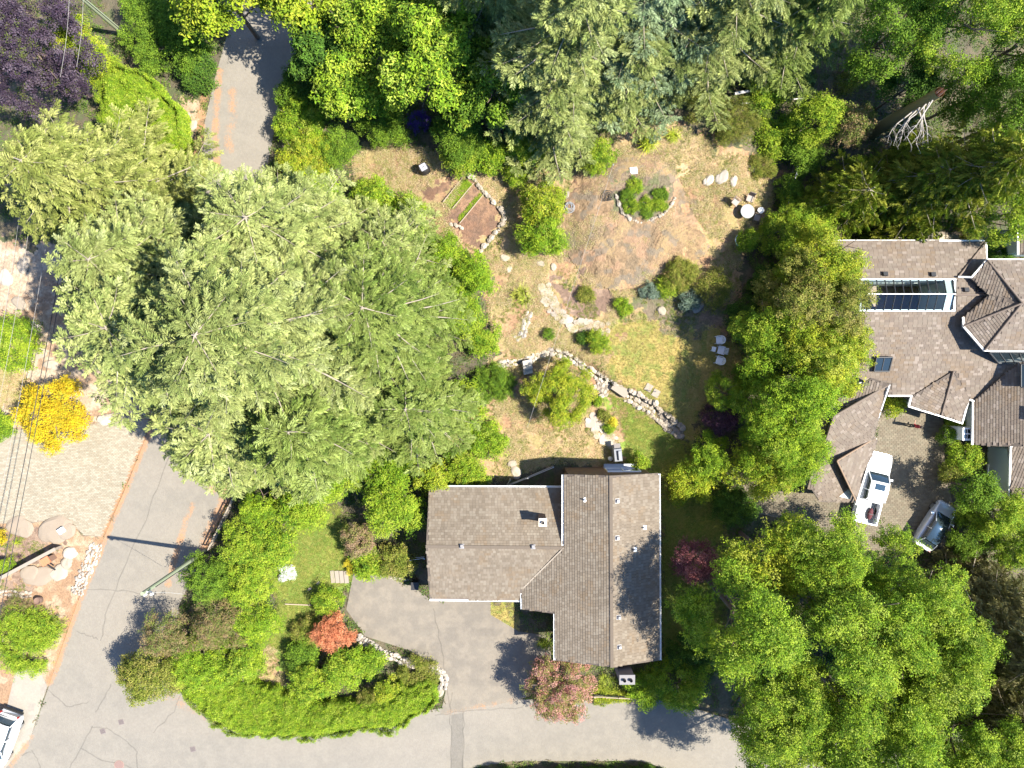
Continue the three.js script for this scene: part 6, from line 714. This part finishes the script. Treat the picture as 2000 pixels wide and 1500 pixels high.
// ---------------------------------------------------------------- a person standing in the court
{
  const foot = gat(1775, 830), t = thing('person', 'person in a red top and dark trousers standing on the paved court', 'person', V3(foot.x, 0.045, foot.z), Math.PI * 0.9);
  const B = [], bone = (a, b, ra, rb, k) => B.push({ a: V3(...a), b: V3(...b), ra, rb, k });
  bone([0, 0.95, 0], [0, 1.2, 0.01], 0.135, 0.14, 1); bone([0, 1.2, 0.01], [0, 1.4, 0], 0.14, 0.12, 1); bone([-0.15, 1.41, 0], [0.15, 1.41, 0], 0.075, 0.075, 1); bone([0, 1.42, 0], [0, 1.55, 0.02], 0.055, 0.05, 0); bone([0, 1.6, 0.02], [0, 1.68, 0.02], 0.09, 0.085, 0); bone([0, 1.61, 0.1], [0, 1.6, 0.125], 0.018, 0.014, 0); bone([-0.085, 1.62, 0.01], [-0.095, 1.64, 0.0], 0.02, 0.018, 0); bone([0.085, 1.62, 0.01], [0.095, 1.64, 0], 0.02, 0.018, 0);
  for (const s of [-1, 1]) { bone([s * 0.09, 0.93, 0], [s * 0.1, 0.5, s * 0.05], 0.095, 0.065, 2); bone([s * 0.1, 0.5, s * 0.05], [s * 0.1, 0.09, s * 0.07 - 0.03], 0.06, 0.045, 2); bone([s * 0.1, 0.045, s * 0.07 - 0.05], [s * 0.12, 0.035, s * 0.07 + 0.13], 0.045, 0.035, 3); }
  const arm = (s, el, wr, dir) => { bone([s * 0.19, 1.4, 0], el, 0.055, 0.043, 1); bone(el, wr, 0.04, 0.028, 0); const w = V3(...wr), d = V3(...dir).normalize(), sd = V3(s, 0, 0.3).cross(d).normalize(); const palm = w.clone().addScaledVector(d, 0.07); bone(w.toArray(), palm.toArray(), 0.028, 0.034, 0); for (let f = 0; f < 4; f++) { const r0 = palm.clone().addScaledVector(sd, (f - 1.5) * 0.022), m = r0.clone().addScaledVector(d, 0.045), e = m.clone().addScaledVector(d, 0.03 + 0.008 * (f % 3)).add(V3(0, -0.015, 0.012)); bone(r0.toArray(), m.toArray(), 0.011, 0.01, 0); bone(m.toArray(), e.toArray(), 0.01, 0.008, 0); } const th = w.clone().addScaledVector(d, 0.03).addScaledVector(sd, 0.03); bone(th.toArray(), th.clone().addScaledVector(d, 0.03).addScaledVector(sd, 0.035).toArray(), 0.012, 0.009, 0); };
  arm(-1, [-0.28, 1.16, -0.02], [-0.26, 0.95, 0.08], [0, -1, 0.3]); arm(1, [0.34, 1.22, 0.1], [0.36, 1.2, 0.36], [0, 0.15, 1]);
  const dist = (x, y, z, only) => { let d = 1e3, kk = 0, best = 1e3; for (const o of B) { const ab = V3().subVectors(o.b, o.a), px = x - o.a.x, py = y - o.a.y, pz = z - o.a.z, h = clamp((px * ab.x + py * ab.y + pz * ab.z) / ab.lengthSq()), e = Math.hypot(px - ab.x * h, py - ab.y * h, pz - ab.z * h) - mix(o.ra, o.rb, h); if (e < best) { best = e; kk = o.k; } const k = o.ra < 0.02 ? 0.008 : 0.03, q = Math.max(k - Math.abs(d - e), 0) / k; d = Math.min(d, e) - q * q * k * 0.25; } return [d, kk]; };
  const N = 110, S = 1.85, mc = new MarchingCubes(N, new THREE.MeshBasicMaterial(), false, false, 60000); mc.isolation = 0; mc.reset();
  for (let k = 0; k < N; k++) for (let j = 0; j < N; j++) for (let i = 0; i < N; i++) { const x = (i - N / 2) / (N / 2) * S / 2, y = (j - N / 2) / (N / 2) * S / 2 + 0.88, z = (k - N / 2) / (N / 2) * S / 2; mc.field[i + j * N + k * N * N] = Math.abs(x) > 0.5 || Math.abs(z) > 0.55 ? -1 : -dist(x, y, z)[0]; }
  mc.update(); const n = mc.count, pa = mc.positionArray.slice(0, n * 3), col = new Float32Array(n * 3), C = [[0.5, 0.3, 0.22], [0.38, 0.03, 0.04], [0.05, 0.05, 0.06], [0.03, 0.03, 0.03]];
  for (let i = 0; i < n; i++) { pa[i * 3] *= S / 2; pa[i * 3 + 1] = pa[i * 3 + 1] * S / 2 + 0.88; pa[i * 3 + 2] *= S / 2; const c = C[dist(pa[i * 3], pa[i * 3 + 1], pa[i * 3 + 2])[1]]; col.set(c, i * 3); }
  const g = new THREE.BufferGeometry(); g.setAttribute('position', new THREE.BufferAttribute(pa, 3)); g.setAttribute('color', new THREE.BufferAttribute(col, 3)); g.computeVertexNormals();
  part('body', g, new THREE.MeshStandardMaterial({ vertexColors: true, roughness: 0.85 }), t);
  part('hair', (() => { const c = new THREE.SphereGeometry(0.108, 18, 12, 0, 6.283, 0, 1.75); c.scale(1, 1.08, 1.12); c.rotateX(-0.35); c.translate(0, 1.66, 0); return c; })(), mat([0.035, 0.025, 0.02], 0.8), t);
  for (const s of [-1, 1]) part('eye', (() => { const c = new THREE.SphereGeometry(0.011, 8, 6); c.translate(s * 0.035, 1.645, 0.105); return c; })(), M.black, t); part('mouth', bx(0.045, 0.008, 0.012, 0, 1.575, 0.103), mat([0.3, 0.1, 0.09], 0.7), t);
}
scene.traverse((o)=>{ if (o.isMesh) { o.castShadow = true; o.receiveShadow = true; } });
renderer.render(scene, camera);
